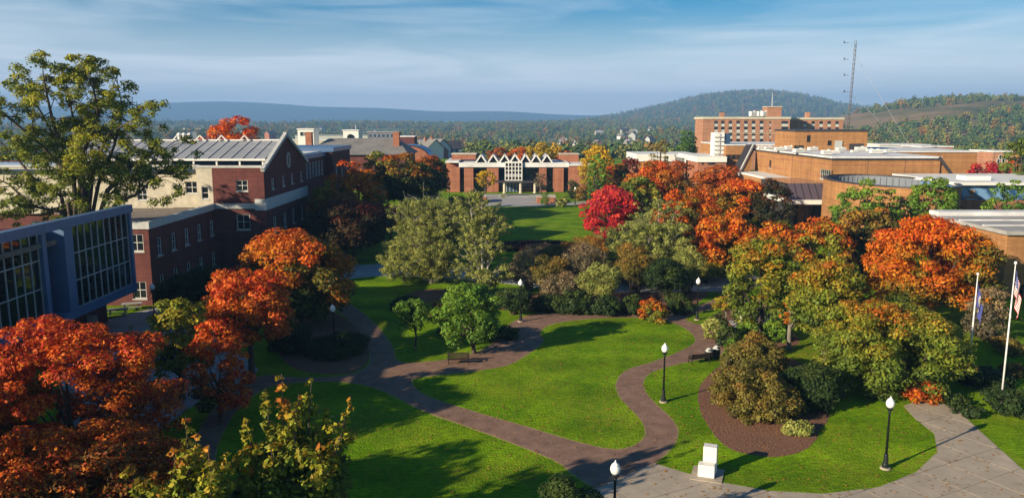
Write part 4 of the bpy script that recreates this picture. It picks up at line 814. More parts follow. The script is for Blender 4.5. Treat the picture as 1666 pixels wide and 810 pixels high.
# big airy elm above the glass gallery: spreading stems, leaf clusters at their ends
def elm():
    rg = np.random.default_rng(77); bx, by = -47.5, 84.0
    e = thing('elm_tree', 'tall airy green elm with many bare limbs above the glass gallery', 'tree', (bx, by, 0))
    mb = MB(); cl = []
    def P(px, py, dY=0.0): X, z = AY(px, py, by + dY); return Vector((X, by + dY, z))
    stems = [[(150, 360), (140, 300), (105, 250), (70, 190), (40, 130)], [(150, 360), (150, 290), (125, 220), (110, 150), (105, 112)], [(155, 360), (160, 300), (185, 240), (200, 180), (190, 128)],
             [(155, 360), (175, 310), (215, 270), (245, 250), (270, 245)], [(150, 362), (100, 320), (55, 290), (20, 250), (-20, 210)], [(150, 364), (100, 345), (50, 335), (15, 300), (-30, 280)],
             [(150, 360), (130, 260), (160, 190), (150, 130), (140, 112)], [(155, 360), (190, 330), (225, 315), (250, 290), (265, 275)], [(152, 360), (150, 280), (175, 220), (225, 190), (222, 165)], [(148, 360), (120, 290), (60, 230), (0, 180), (-30, 140)],
             [(150, 360), (135, 300), (90, 215), (75, 150), (70, 122)], [(150, 360), (110, 330), (70, 350), (30, 350), (-15, 360)]]
    root = Vector((bx, by, -0.2)); fork = Vector((bx, by, 3.0)); mb.tube([root, root + Vector((0, 0, .6)), fork], [0.95, 0.62, 0.55], 9)
    for si, st in enumerate(stems):
        dY = rg.uniform(-4.5, 4.5); pts = [P(x, y, dY * (i / 4)) for i, (x, y) in enumerate(st)]
        pts[0] = fork + Vector((rg.uniform(-.2, .2), rg.uniform(-.2, .2), -0.3)); r0 = rg.uniform(.24, .34)
        mb.tube(pts, [r0, r0 * .8, r0 * .55, r0 * .33, r0 * .1], 7)
        for i in range(1, 5):
            for q in range(6 if i > 1 else 2):
                k = rg.random(); a = pts[i - 1].lerp(pts[i], k); ln = rg.uniform(1.2, 3.6) * (1.15 if i < 4 else .8)
                d = Vector((rg.normal(), rg.normal(), rg.normal() * .55 + .35)).normalized(); T_ = a + d * ln
                mb.tube([a, a + d * ln * .5 + Vector((0, 0, .2)), T_], [r0 * .22, r0 * .14, 0.02], 4)
                if i > 1 or rg.random() < .5:
                    for h in range(3):
                        c = T_ + Vector((rg.normal(), rg.normal(), rg.normal() * .7)) * 0.75
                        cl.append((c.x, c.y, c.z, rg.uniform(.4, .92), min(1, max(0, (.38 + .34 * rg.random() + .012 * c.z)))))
    for q in range(16):      # the yellow-green clump in the middle
        c = P(130 + rg.normal() * 17, 252 + rg.normal() * 14, -4 + rg.normal()); cl.append((c.x, c.y, c.z, rg.uniform(.5, .9), rg.uniform(.9, 1)))
    obj('trunk', mb, M['bark'], e, smooth=True)
    leaf_mesh('crown', cl, 0.16, 0.46, PAL['elm'], e, flat=.75, asp=.45, inner=.2)
elm()
# ---- near left
T('maple_tree', 'large red orange maple filling the lower left corner below the glass gallery', 106, 43, 526, 158, 'redorange', z0=-.02, leaf=.16, nc=120, tone=(.02, 1.35), nl=18, rc=(.11, .2), lump=.5)
T('maple_tree', 'dark red and green maple low in the bottom left corner', 150, 33.5, 655, 235, 'redorange', z0=.0, leaf=.14, nc=100, tone=(-.25, .95), rc=(.09, .17), lump=.6)
T('maple_tree', 'young maple with golden green top between red maples by the glass gallery', 284, 54.5, 466, 68, 'lime', z0=.1, leaf=.2, nc=44, tone=(.38, 1.05))
T('maple_tree', 'scarlet maple with green lower boughs right of the large red orange maple', 350, 50.5, 516, 54, 'redorange', z0=.05, leaf=.18, nc=54, tone=(-.2, 1.3))
T('maple_tree', 'small scarlet topped maple with bare trunk beside the left path', 400, 60.5, 430, 84, 'redorange', z0=.28, leaf=.2, nc=46, tone=(-.15, 1.3), nl=20)
T('maple_tree', 'orange topped maple with dark lower crown in front of the gable hall', 482, 77, 364, 96, 'orange', z0=.08, leaf=.23, nc=70, tone=(-.35, 1.25))
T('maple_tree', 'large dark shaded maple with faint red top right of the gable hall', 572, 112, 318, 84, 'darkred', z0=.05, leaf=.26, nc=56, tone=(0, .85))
T('red_tree', 'narrow crimson tree peeping out behind the dark maple', 634, 122, 324, 22, 'crimson', z0=.35, leaf=.26, nc=22, tone=(.3, 1), asq=1.2)
# two more trees of the same planting just outside the frame; their shadows fall across the near lawn
T('maple_tree', 'maple just outside the frame, lower left, casting shade on the near lawn', -527, 27, 500, 100, 'orange', H=13, Rm=5.2, leaf=.34, nc=46, cover=.33, rc=(.12, .2))
T('maple_tree', 'maple outside the frame between the other two unseen ones, shading the near lawn', -437, 24, 500, 100, 'orange', H=12.5, Rm=3.6, leaf=.34, nc=34, cover=.36, rc=(.13, .22))
T('maple_tree', 'maple below the frame casting dappled shade on the plaza', -373, 20, 500, 100, 'orange', H=12.5, Rm=3.6, leaf=.36, nc=30, cover=.35)
# spire topped foreground maple
def spires(label, axes, Y0, leaf, pal, seed):
    rg = np.random.default_rng(seed); X0 = AY(axes[0][0], 700, Y0)[0]; e = thing('maple_tree', label, 'tree', (X0, Y0, 0)); cl = []; mb = MB()
    mb.tube([(X0, Y0, -.2), (X0, Y0, 1.0), (X0, Y0, 3)], [.3, .2, .17], 8)
    for px, py, dY, wd in axes:
        X, z = AY(px, py, Y0 + dY); b = Vector((X0 + (X - X0) * .5, Y0 + dY * .5, 2.0)); tp = Vector((X, Y0 + dY, z))
        mb.tube([(X0, Y0, 1.2), b, b.lerp(tp, .5), tp], [.11, .09, .06, .015], 5)
        n = 14; ts = 0.5 + 0.5 * rg.random() - .15
        for k in range(n):
            f = (k + .5) / n; c = b.lerp(tp, f); r = wd * (1.0 - f) ** .6 * .85 + .15
            for q in range(1 if f > .75 else 2 if f > .5 else 5):
                o = Vector((rg.normal(), rg.normal(), rg.normal() * .5)) * (wd * (1 - f) ** .8 * .8)
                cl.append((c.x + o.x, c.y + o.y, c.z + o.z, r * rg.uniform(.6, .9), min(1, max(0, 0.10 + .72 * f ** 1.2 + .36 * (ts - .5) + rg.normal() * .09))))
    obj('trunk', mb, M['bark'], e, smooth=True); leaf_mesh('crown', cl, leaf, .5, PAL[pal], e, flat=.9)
spires('foreground yellow green maple with several pointed leafy spires and orange tips', [(458, 608, 0, .9), (507, 616, .6, .85), (432, 632, -.4, .7), (400, 680, -.9, .75), (570, 644, .5, .62), (535, 662, 1.1, .8), (480, 668, -1.1, .9), (520, 725, -1.6, .8), (440, 720, -1.8, .9), (552, 712, -.6, .7), (486, 640, .9, .8), (380, 745, -1.8, .8)], 32.5, .125, 'lime', 5)
spires('shorter pointed maple with rusty spires left of the foreground yellow green maple', [(302, 676, 0, .7), (340, 725, -.5, .8), (282, 730, -.4, .8), (318, 705, .5, .7), (365, 735, .4, .7), (250, 765, -.8, .9), (210, 755, -.3, .8), (345, 765, -1.2, .8)], 29.5, .115, 'lime', 9)
S('shrub', 'rounded dark green treetop at the bottom edge beside the lamp globe', 918, 31.5, 764, 94, 'dark', leaf=.10, nc=60, tone=(.2, 1), cover=.7, cat='shrub', rc=(.2, .3))
# ---- centre: birch, willowy trees, small green trees
T('olive_tree', 'smaller loose olive tree at the left edge of the pale willowy tree', 655, 97, 385, 42, 'olive', z0=.05, leaf=.2, nc=40, tone=(0.1, .9), asp=.4, cover=.42)
def birch(label, px, Y, ytop, rpx, pts, pal, seed, cover=.33, leaf=.15, n=70, name='birch_tree', csz=1.0, spread=1.0):
    rg = np.random.default_rng(seed); X0, z = AY(px, ytop, Y); e = thing(name, label, 'tree', (X0, Y, 0)); mb = MB(); cl = []; Rr = rpx * Y / F
    trunks = [[Vector((X0 + a * f * Rr, Y + b * f * Rr, -.2 + f * z * h)) for f in (0, .3, .65, 1)] for a, b, h in pts]
    for tr in trunks: mb.tube(tr, [.17, .14, .10, .03], 6)
    for k in range(n):
        tr = trunks[rg.integers(len(trunks))]; i = rg.integers(1, 4); a = tr[i - 1].lerp(tr[i], rg.random())
        d = Vector((rg.normal(), rg.normal(), .5 + .5 * rg.random())).normalized(); f = a.z / z; q = a + d * Rr * (1.05 - .55 * f) * rg.uniform(.35, 1); mb.tube([a, a.lerp(q, .6) + Vector((0, 0, .15)), q], [.035, .022, .008], 3)
        cl.append((q.x, q.y, min(q.z, z), csz * rg.uniform(.35, .75) * Rr / 4.2, rg.uniform(.2, .9)))
        m_ = a.lerp(q, .6); cl.append((m_.x, m_.y, m_.z, csz * rg.uniform(.3, .6) * Rr / 4.2, rg.uniform(.1, .8)))
    obj('trunk', mb, M['birch'], e, smooth=True); leaf_mesh('crown', cl, leaf, cover, PAL[pal], e, asp=.45, inner=.1)
birch('dense pale olive green willowy tree left of the white trunked birch', 700, 96, 330, 80, [(0, 0, .95), (.45, .1, .85), (-.45, .1, .9), (.1, -.4, .8), (-.2, .5, 1)], 'olive', 24, n=820, cover=.27, leaf=.09, csz=.58, name='olive_tree')
birch('tall airy birch with slender white trunk in the middle of the quad', 784, 87, 316, 66, [(0, 0, 1), (.35, .1, .85), (-.3, .2, .9)], 'olive', 21, n=230, cover=.3, leaf=.12, csz=.75, spread=.8)
birch('sparse olive birch with several pale stems behind the brushy shrubs', 1046, 98, 368, 72, [(.2, 0, 1), (-.5, .1, .8), (.7, -.2, .85)], 'olive', 22, n=260, cover=.3, leaf=.12, csz=.8)
birch('thin leaved grey stemmed tree below the crimson tree', 1072, 104, 330, 55, [(0, 0, 1), (.5, 0, .9), (-.45, 0, .85)], 'olive', 23, n=170, cover=.3, leaf=.12, csz=.8, name='olive_tree')
T('green_tree', 'bright green round tree beside the oval lawn behind the dark bench', 770, 66, 450, 66, 'green', z0=.05, leaf=.19, nc=40, tone=(.15, 1.1), asq=.9)
T('green_tree', 'smaller green tree with slim trunk left of the bright round one', 674, 67, 480, 42, 'green', z0=.34, leaf=.19, nc=22, tone=(.05, .9), trunk=.09)
# ---- brushy shrubs behind the upper path (bare twigs, browns and olives)
for i, (x, Y, yt, r, pal, lab) in enumerate([
    (862, 92, 408, 34, 'twig', 'brown twiggy bare shrub right of the birch'), (900, 88, 412, 40, 'olivebrown', 'olive brown loose shrub below the purple hedge'),
    (946, 90, 395, 44, 'twig', 'grey brown twiggy shrub in the middle of the shrub border'), (980, 84, 430, 40, 'olive', 'sparse olive shrub before the pale walkway'),
    (1035, 90, 398, 42, 'olivebrown', 'yellowish brushy shrub under the sparse olive birch'), (1085, 86, 408, 48, 'dark', 'dark leafy shrub tree at the right end of the shrub border'),
    (880, 112, 396, 40, 'twig', 'grey twiggy thicket just below the far lawn'), (925, 108, 398, 44, 'olivebrown', 'yellow olive thicket right of the purple hedge'), (965, 112, 384, 40, 'olivebrown', 'tall olive brown thicket under the crimson tree'), (1000, 98, 420, 44, 'olivebrown', 'brown olive thicket behind the pale walkway'), (1050, 95, 418, 46, 'olive', 'grey olive thicket left of the dark shrub tree'), (830, 100, 430, 34, 'olive', 'olive brush at the right foot of the birch'), (915, 86, 442, 40, 'twig', 'grey bare brush along the pale walkway'), (1145, 96, 420, 30, 'mixed', 'leafy green shrub under the orange maples'),
    (1120, 90, 395, 38, 'olive', 'grey green shrub tree between border and orange maples'), (836, 80, 470, 34, 'dark', 'low dark shrub beside the lamp left of the oval lawn')]):
    S('shrub', lab, x, Y, yt, r, pal, leaf=.15, cover=.3 if pal in ('twig', 'olive') else .42, nc=34, tone=(.05, 1), stems=26, stem_r=.05, asp=.45, bark='barkgrey' if pal == 'twig' else 'bark', z0=.12)
for i, (x, Y, yt, r, pal, lab) in enumerate([
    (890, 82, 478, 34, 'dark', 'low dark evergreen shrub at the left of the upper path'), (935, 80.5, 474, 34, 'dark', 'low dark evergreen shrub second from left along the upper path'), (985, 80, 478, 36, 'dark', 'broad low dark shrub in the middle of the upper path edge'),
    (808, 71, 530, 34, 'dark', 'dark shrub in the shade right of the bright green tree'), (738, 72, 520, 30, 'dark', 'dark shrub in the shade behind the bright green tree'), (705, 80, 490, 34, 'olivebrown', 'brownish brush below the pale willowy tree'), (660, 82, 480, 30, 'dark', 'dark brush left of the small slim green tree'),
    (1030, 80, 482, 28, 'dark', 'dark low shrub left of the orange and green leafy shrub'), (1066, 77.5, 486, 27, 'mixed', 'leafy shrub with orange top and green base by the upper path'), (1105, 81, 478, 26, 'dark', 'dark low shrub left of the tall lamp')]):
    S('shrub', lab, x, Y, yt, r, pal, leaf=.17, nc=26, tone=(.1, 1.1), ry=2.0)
S('hedge', 'long hedge, shade painted in as dark purple, at the near end of the far lawn', 876, 121, 389, 80, 'purple', cat='hedge', leaf=.2, nc=90, tone=(0, 1), ry=1.2, cover=.5, rc=(.09, .15))  # dark leaf colour stands in for a strip of shade here
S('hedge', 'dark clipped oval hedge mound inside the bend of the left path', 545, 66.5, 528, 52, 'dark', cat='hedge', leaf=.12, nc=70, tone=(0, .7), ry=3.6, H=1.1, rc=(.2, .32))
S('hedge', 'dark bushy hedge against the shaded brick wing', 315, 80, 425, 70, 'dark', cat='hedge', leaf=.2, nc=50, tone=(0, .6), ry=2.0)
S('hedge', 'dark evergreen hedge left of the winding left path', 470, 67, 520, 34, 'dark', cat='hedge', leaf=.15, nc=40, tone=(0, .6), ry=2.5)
S('grass_clump', 'pale feathery ornamental grass clump beside the glass gallery', 218, 56, 525, 22, 'twig', cat='ornamental grass', leaf=.22, nc=18, asp=.12, tone=(.5, 1), stems=24)
# ---- left avenue toward the library
for x, Y, yt, r, pal, tn, lab in [
    (524, 122, 283, 34, 'mixed', (.1, 1.1), 'green and orange maple touching the gable hall corner'), (586, 128, 262, 56, 'orange', (.0, 1.15), 'bright orange maple right of the brick block'),
    (560, 118, 300, 52, 'rust', (.05, 1.0), 'rusty maple low beneath the bright orange maple'), (618, 150, 246, 36, 'mixed', (-.1, .8), 'dark green maple top behind the bright orange maple'),
    (655, 150, 250, 52, 'orange', (-.45, 1.0), 'dark green maple with orange crown left of the far lawn'), (702, 168, 243, 38, 'rust', (-.35, 1.25), 'rust topped maple nearest the library on the left'),
    (678, 158, 262, 44, 'dark', (0, 1), 'shaded dark green maple by the left quad walk')]:
    T('maple_tree', lab, x, Y, yt, r, pal, z0=.25, leaf=.36, nc=46, tone=tn)
# ---- library front
T('yellow_tree', 'small golden yellow tree before the library windows', 790, 207, 274, 17, 'yellow', z0=.32, leaf=.36, nc=24, tone=(.3, 1.1))
T('bare_tree', 'small nearly bare brown tree right of the library doors', 880, 205, 279, 15, 'twig', z0=.3, leaf=.25, nc=16, tone=(.2, .9), cover=.35)
for x, Y, yt, r, pal, lab in [(933, 205, 288, 14, 'dark', 'dark green conical shrub right of the library front'), (950, 200, 300, 16, 'olivebrown', 'olive shrub below the right library wing'), (887, 190, 314, 9, 'green', 'clipped green shrub on the right brick planter'),
    (915, 185, 318, 12, 'olive', 'low olive shrub right of the brick planter'), (772, 182, 312, 16, 'green', 'leafy green shrub at the left plaza corner'), (745, 178, 318, 22, 'dark', 'dark shrubs at the foot of the left library wing')]:
    S('shrub', lab, x, Y, yt, r, pal, leaf=.32, nc=20)
# ---- right avenue
for x, Y, yt, r, pal, tn, lab, nm in [
    (975, 205, 234, 28, 'yellow', (.2, 1.1), 'large golden yellow tree right of the library', 'yellow_tree'), (972, 185, 252, 17, 'green', (.1, .9), 'green conical tree before the golden one', 'green_tree'),
    (1003, 190, 252, 22, 'orange', (.1, 1.1), 'orange maple behind the crimson tree', 'maple_tree'), (1022, 195, 244, 20, 'darkred', (.5, 1.3), 'deep red maple near the white roofed link', 'maple_tree'),
    (998, 130, 287, 50, 'crimson', (.45, 1.1), 'brilliant crimson round tree beside the far lawn', 'red_tree'),
    (1070, 160, 256, 50, 'orange', (-.1, 1.05), 'broad orange green maple below the white roofed link', 'maple_tree'), (1040, 150, 275, 34, 'mixed', (.0, 1), 'olive and orange maple above the crimson tree', 'maple_tree'),
    (1108, 158, 262, 30, 'rust', (-.2, .9), 'dark rusty maple below the glass link', 'maple_tree'), (1165, 138, 266, 48, 'rust', (.0, 1.1), 'rust coloured maple before the left flank of the tan building', 'maple_tree'),
    (1210, 128, 286, 52, 'orange', (-.15, 1.1), 'orange and green maple in front of the slanting stair roof', 'maple_tree'), (1250, 124, 290, 36, 'darkred', (.0, .95), 'dark green maple left of the entrance canopy', 'maple_tree'),
    (1120, 112, 302, 48, 'orange', (-.1, 1.1), 'orange topped maple with olive skirt right of the crimson tree', 'maple_tree'),
    (1185, 100, 342, 52, 'orange', (.15, 1.2), 'fiery orange maple above the upper path lamp', 'maple_tree'), (1262, 96, 352, 62, 'orange', (-.2, 1.05), 'wide orange maple in front of the entrance canopy', 'maple_tree'),
    (1340, 92, 355, 50, 'mixed', (.1, 1.2), 'rusty orange maple right of the entrance canopy', 'maple_tree'), (1408, 98, 335, 50, 'olivebrown', (.0, .95), 'olive brown maple beneath the round drum', 'maple_tree')]:
    T(nm, lab, x, Y, yt, r * (1.14 if pal != 'crimson' else 1.05), pal, z0=.05, leaf=.30 if Y < 140 else .38, nc=56, tone=(tn[0] - .2, tn[1] + .12))
T('maple_tree', 'tall green and yellow maple beside the white monument wall', 1246, 73.5, 372, 70, 'mixed', z0=.04, leaf=.25, nc=60, tone=(.04, .92), asq=.9)
T('maple_tree', 'narrow flame orange young maple with pale bare trunk', 1290, 67, 462, 22, 'orange', z0=.32, leaf=.19, nc=20, tone=(.35, 1.1), trunk=.2, bark='barkgrey')
T('maple_tree', 'yellow green maple with orange crown right of the narrow flame maple', 1352, 64, 408, 76, 'mixed', z0=.12, leaf=.2, nc=70, tone=(.0, .98), bark='barkgrey')
T('maple_tree', 'big blazing orange maple left of the flat roofed block', 1528, 78, 337, 112, 'orange', z0=.05, leaf=.23, nc=100, tone=(.12, 1.25), rc=(.12, .23))
T('maple_tree', 'big green maple with orange tipped top near the flagpoles', 1464, 57.5, 462, 122, 'mixed', z0=-.04, leaf=.17, nc=120, tone=(-.02, .82), rc=(.12, .22))
T('maple_tree', 'small orange maple tucked at the top left of the big green maple', 1418, 66, 450, 36, 'orange', z0=.3, leaf=.2, nc=24, tone=(.1, 1.1))
S('shrub', 'low orange leaved shrub at the foot of the big green maple', 1508, 54, 612, 40, 'redorange', leaf=.16, nc=22, tone=(.3, 1.1), ry=1.0)
for x, Y, yt, r, tn, lab in [(1402, 116, 292, 44, (.3, 1.1), 'light green young tree in front of the round drum'), (1446, 118, 306, 30, (.2, 1), 'small light green tree at the drum front, right of the taller one'), (1526, 118, 281, 48, (.2, 1.05), 'bushy green tree at the right side of the round drum'),
    (1645, 116, 288, 38, (.1, .9), 'green tree at the right edge before the blue mural'), (1610, 122, 312, 16, (.2, .9), 'small green tree in front of the blue mural')]:
    T('green_tree', lab, x, Y, yt, r, 'green', z0=.2, leaf=.33, nc=32, tone=tn)
T('red_tree', 'low spreading deep red tree behind the mural pavilion roof', 1608, 175, 262, 36, 'crimson', z0=.2, leaf=.4, nc=30, tone=(.1, .8))
T('red_tree', 'red orange tree right of the deep red one near the little church', 1640, 185, 258, 22, 'redorange', z0=.2, leaf=.4, nc=22, tone=(.4, 1))
T('evergreen_tree', 'tall dark green tree at the right picture edge beneath the hill', 1668, 150, 200, 34, 'elm', z0=.1, leaf=.4, nc=44, tone=(0, .8))
T('red_tree', 'round red orange tree rising behind the grey metal roof', 376, 150, 190, 52, 'redorange', z0=.5, leaf=.34, nc=30, tone=(.3, 1.15))
T('green_tree', 'olive green tree behind the white roofed link', 1075, 222, 222, 20, 'olivebrown', z0=.2, leaf=.4, nc=24, tone=(0, .8)); T('green_tree', 'dark green tree left of the dormitory slab', 1120, 300, 205, 24, 'green', z0=.2, leaf=.5, nc=30, tone=(0, .8))
for x, yt, r, pal, lab in [(880, 228, 32, 'yellow', 'golden tree crown behind the library zigzags'), (917, 246, 22, 'redorange', 'red orange tree behind the right library roof'), (842, 238, 26, 'orange', 'orange tree behind the middle zigzags'), (906, 230, 16, 'yellow', 'small yellow tree behind the right zigzags'), (812, 240, 22, 'rust', 'rusty tree behind the left zigzags'), (945, 262, 12, 'yellow', 'yellow tree beside the right library wing')]:
    T('autumn_tree', lab, x, 262, yt, r, pal, z0=.3, leaf=.5, nc=34, tone=(.3, 1.1))
# ---- planting beds on the right
S('shrub', 'large olive brown shrub at the head of the mulch bed', 1234, 58.5, 544, 60, 'olivebrown', leaf=.14, nc=70, tone=(-.12, .68), rc=(.16, .28))
S('shrub', 'rust flecked round shrub on the mulch bed in front of the large olive one', 1240, 52, 588, 74, 'olivebrown', leaf=.13, nc=80, tone=(-.02, .9), rc=(.15, .27))
S('shrub', 'dark green shrub right of the rust flecked shrub', 1322, 53, 596, 58, 'dark', leaf=.14, nc=60, tone=(.0, .9))
S('ground_cover', 'low green spreading shrub along the mulch bed edge', 1300, 48.5, 668, 34, 'olive', leaf=.12, nc=26, tone=(.2, 1), H=.7, ry=1.2)
T('small_tree', 'small yellow bronze tree with thin pale trunk near the upper lamp', 1183, 76, 476, 28, 'lime', z0=.42, leaf=.17, nc=20, tone=(.5, 1.0), trunk=.07, bark='barkgrey', asq=.9)
for x, Y, yt, r, pal, lab in [(1172, 73, 508, 17, 'dark', 'round dark green shrub under the small yellow bronze tree'), (1162, 70.5, 516, 20, 'olive', 'light green low shrub right of the upper lamp'), (1186, 67.5, 528, 22, 'dark', 'dark green mounded shrub by the path bend'), (1192, 64, 545, 15, 'green', 'green shrub behind the litter bins'),
    (1215, 69, 526, 24, 'green', 'leafy green shrub before the white monument wall'), (1232, 64.5, 530, 26, 'olivebrown', 'bronze and green shrub left of the narrow flame maple'), (1262, 70, 520, 24, 'green', 'low green shrub at the foot of the tall green and yellow maple')]:
    S('shrub', lab, x, Y, yt, r, pal, leaf=.15, nc=24, tone=(.2, 1.1))
for x, Y, yt, r, pal, lab in [(1610, 70, 470, 36, 'twig', 'brown twiggy tree between the two flagpoles'), (1640, 66, 545, 28, 'olivebrown', 'bronze round shrub below the tan wall behind the flagpole'), (1600, 58, 595, 46, 'dark', 'dark shrub mass beside the left flagpole'), (1655, 52, 630, 40, 'dark', 'dark shrub mass right of the tall flagpole base'), (1570, 52, 650, 26, 'dark', 'low dark shrub by the concrete walk right of the big green maple'), (1650, 60, 590, 26, 'olivebrown', 'rusty shrub beneath the tan wall at the right edge')]:
    S('shrub', lab, x, Y, yt, r, pal, leaf=.16, nc=36, tone=(.05, .9), cover=.4 if pal == 'twig' else .5, stems=16, ry=2.4 if pal == 'dark' else None)

# ================================================================== STREET FURNITURE
LH = 4.42
def make_lamp():
    e = thing('lamp_post', 'lamp', 'lamp post', (0, 0, 0))
    mb = MB(); mb.lathe([(.30, 0), (.30, .06), (.27, .07), (.27, .1)], n=14); obj('footing', mb, M['concrete'], e, local=True)
    mb = MB(); mb.lathe([(.19, .1), (.19, .28), (.15, .34), (.125, .8), (.14, .84), (.10, .9)], n=12); obj('base', mb, M['post'], e, local=True, smooth=False)
    mb = MB(); mb.lathe([(.075, .9), (.06, 3.4), (.09, 3.43), (.09, 3.5), (.06, 3.53)], n=10); obj('shaft', mb, M['post'], e, local=True, smooth=True)
    mb = MB(); mb.lathe([(.06, 3.53), (.16, 3.62), (.19, 3.70), (.15, 3.74)], n=12); obj('collar', mb, M['post'], e, local=True)
    mb = MB(); mb.lathe([(.15, 3.741), (.215, 3.84), (.245, 3.98), (.225, 4.10), (.20, 4.15)], n=16); obj('globe', mb, M['globe'], e, local=True, smooth=True)
    mb = MB(); mb.lathe([(.205, 4.151), (.15, 4.23), (.08, 4.29), (.035, 4.33), (.04, 4.37), (.01, LH)], n=14); obj('cap', mb, M['globe'], e, local=True, smooth=True)
    return e
lamp = make_lamp(); GL = 'black lamp posts with white globes'
spots = [(G(1079, 653.5), 'black lamp post with white globe on the lawn inside the path bend'), (G(1134, 520), 'black lamp post with white globe by the upper path and small yellow bronze tree'), (G(847, 523), 'black lamp post with white globe beside the shaded shrubs left of the oval lawn'),
         (AY(1001, 772, 34.4) , 'white lamp globe rising at the bottom edge beside the dark rounded treetop'), (AY(1449, 652, 43.0), 'lamp post in front of the big green maple by the concrete walk'),
         (AY(731, 303, 189), 'far lamp post before the left library wing'), (AY(936, 302, 189), 'far lamp post before the right library wing'), (AY(247, 461, 75), 'lamp post close to the end of the brick wing'), (AY(541, 500, 66), 'shaded lamp post beside the oval hedge mound')]
YS = {3: 34.4, 4: 43.0, 5: 189, 6: 189, 7: 75, 8: 66}
for i, (p, lab) in enumerate(spots):
    loc = p if i < 3 else (p[0], YS[i], 0)
    if i == 0: lamp.location = loc; lamp['label'] = lab; lamp['group'] = GL
    else: clone(lamp, loc, 0, lab, GL)
# ---- benches
def make_bench():
    e = thing('park_bench', 'bench', 'bench', (0, 0, 0))
    for k in range(5): mb = MB(); y = -.22 + k * .11; mb.box(-.92, .92, y - .045, y + .045, .43, .465); obj('seat_slat', mb, M['wood'], e, local=True)
    for k in range(4): mb = MB(); z = .55 + k * .1; mb.box(-.92, .92, .27 + k * .025, .30 + k * .025, z - .04, z + .04); obj('back_slat', mb, M['wood'], e, local=True)
    for s in (-.82, .82):
        mb = MB(); mb.beam((s, -.24, 0), (s, -.24, .64), .055); mb.beam((s, -.26, .40), (s, .27, .40), .05, .05); mb.beam((s, -.28, .65), (s, .30, .66), .06, .04); obj('arm_frame', mb, M['post'], e, local=True)
        mb = MB(); mb.beam((s, .26, 0), (s, .28, .45), .055); mb.beam((s, .28, .451), (s, .385, .92), .05); obj('leg', mb, M['post'], e, local=True)
    return e
bn = make_bench(); p = G(1137, 590); bn.location = p; bn.rotation_euler[2] = R(198); bn['label'] = 'dark slatted park bench at the path bend beside the litter bins'; bn['group'] = 'park benches'
clone(bn, G(746, 592), R(4), 'dark park bench in deep shade under the bright green round tree', 'park benches')
clone(bn, (-33.0, 60.5, 0), R(80), 'dark bench in the shaded court beside the glass gallery', 'park benches')
# ---- litter bins
lb = thing('litter_bin', 'x', 'litter bin', (0, 0, 0))
mb = MB(); mb.lathe([(.27, 0), (.29, .04), (.31, .42), (.29, .78), (.27, .8)], n=18); obj('body', mb, M['post'], lb, local=True)
for k in range(18):
    a = 2 * math.pi * k / 18; mb = MB(); mb.beam((.30 * math.cos(a), .30 * math.sin(a), .05), (.315 * math.cos(a), .315 * math.sin(a), .78), .03, .02); obj('slat', mb, M['dkmetal'], lb, local=True)
mb = MB(); mb.lathe([(.31, .801), (.32, .86), (.28, .9), (.20, 1.02), (.10, 1.1), (.02, 1.12)], n=18); obj('lid', mb, M['panel'], lb, local=True, smooth=True)
mb = MB(); mb.box(-.12, .12, -.30, -.16, .9, 1.0); obj('opening', mb, M['post'], lb, local=True)
lb.location = G(1153, 586); lb['label'] = 'dark litter bin with grey domed lid next to the bench end'; lb['group'] = 'litter bins'
clone(lb, G(1165, 582), .4, 'dark litter bin with grey domed lid farther from the bench, by the shrubs', 'litter bins')
# ---- white stone marker and monument wall
p = G(1153, 772); mk = thing('stone_marker', 'white stepped stone marker on the corner of the lawn by the plaza', 'stone marker', (p[0], p[1], 0)); a = R(-20)
def rbox(x0, x1, y0, y1, z0, z1):
    m_ = MB(); m_.box(x0, x1, y0, y1, z0, z1); m_.v = [(*rot2((x, y), a), z) for x, y, z in m_.v]; return m_
bevel(obj('upper_block', rbox(-.36, .40, .02, .62, .06, 1.66), M['marble'], mk, local=True), .035); bevel(obj('lower_block', rbox(-.56, .36, -.56, .016, .06, .78), M['marble'], mk, local=True), .035)
obj('footing', rbox(-.95, .8, -.95, .9, 0, .055), M['concrete'], mk, local=True)
p = G(1228, 527); mw = thing('monument_wall', 'low white stone monument wall half hidden behind the green and yellow maple', 'monument', (p[0], p[1], 0))
def at_(m_, s=0): m_.v = [(x + p[0], y + p[1], z) for x, y, z in m_.v]; return m_
m_ = MB(); m_.box(-1.5, -.85, 0, .6, 0, 2.3); bevel(obj('pillar', at_(m_), M['marble'], mw), .03); m_ = MB(); m_.box(-.849, 1.6, .05, .5, 0, .9); bevel(obj('wall', at_(m_), M['marble'], mw), .03); m_ = MB(); m_.box(-2.4, 2.4, -1.4, 1.2, 0, .05); obj('footing', at_(m_), M['walk'], mw)
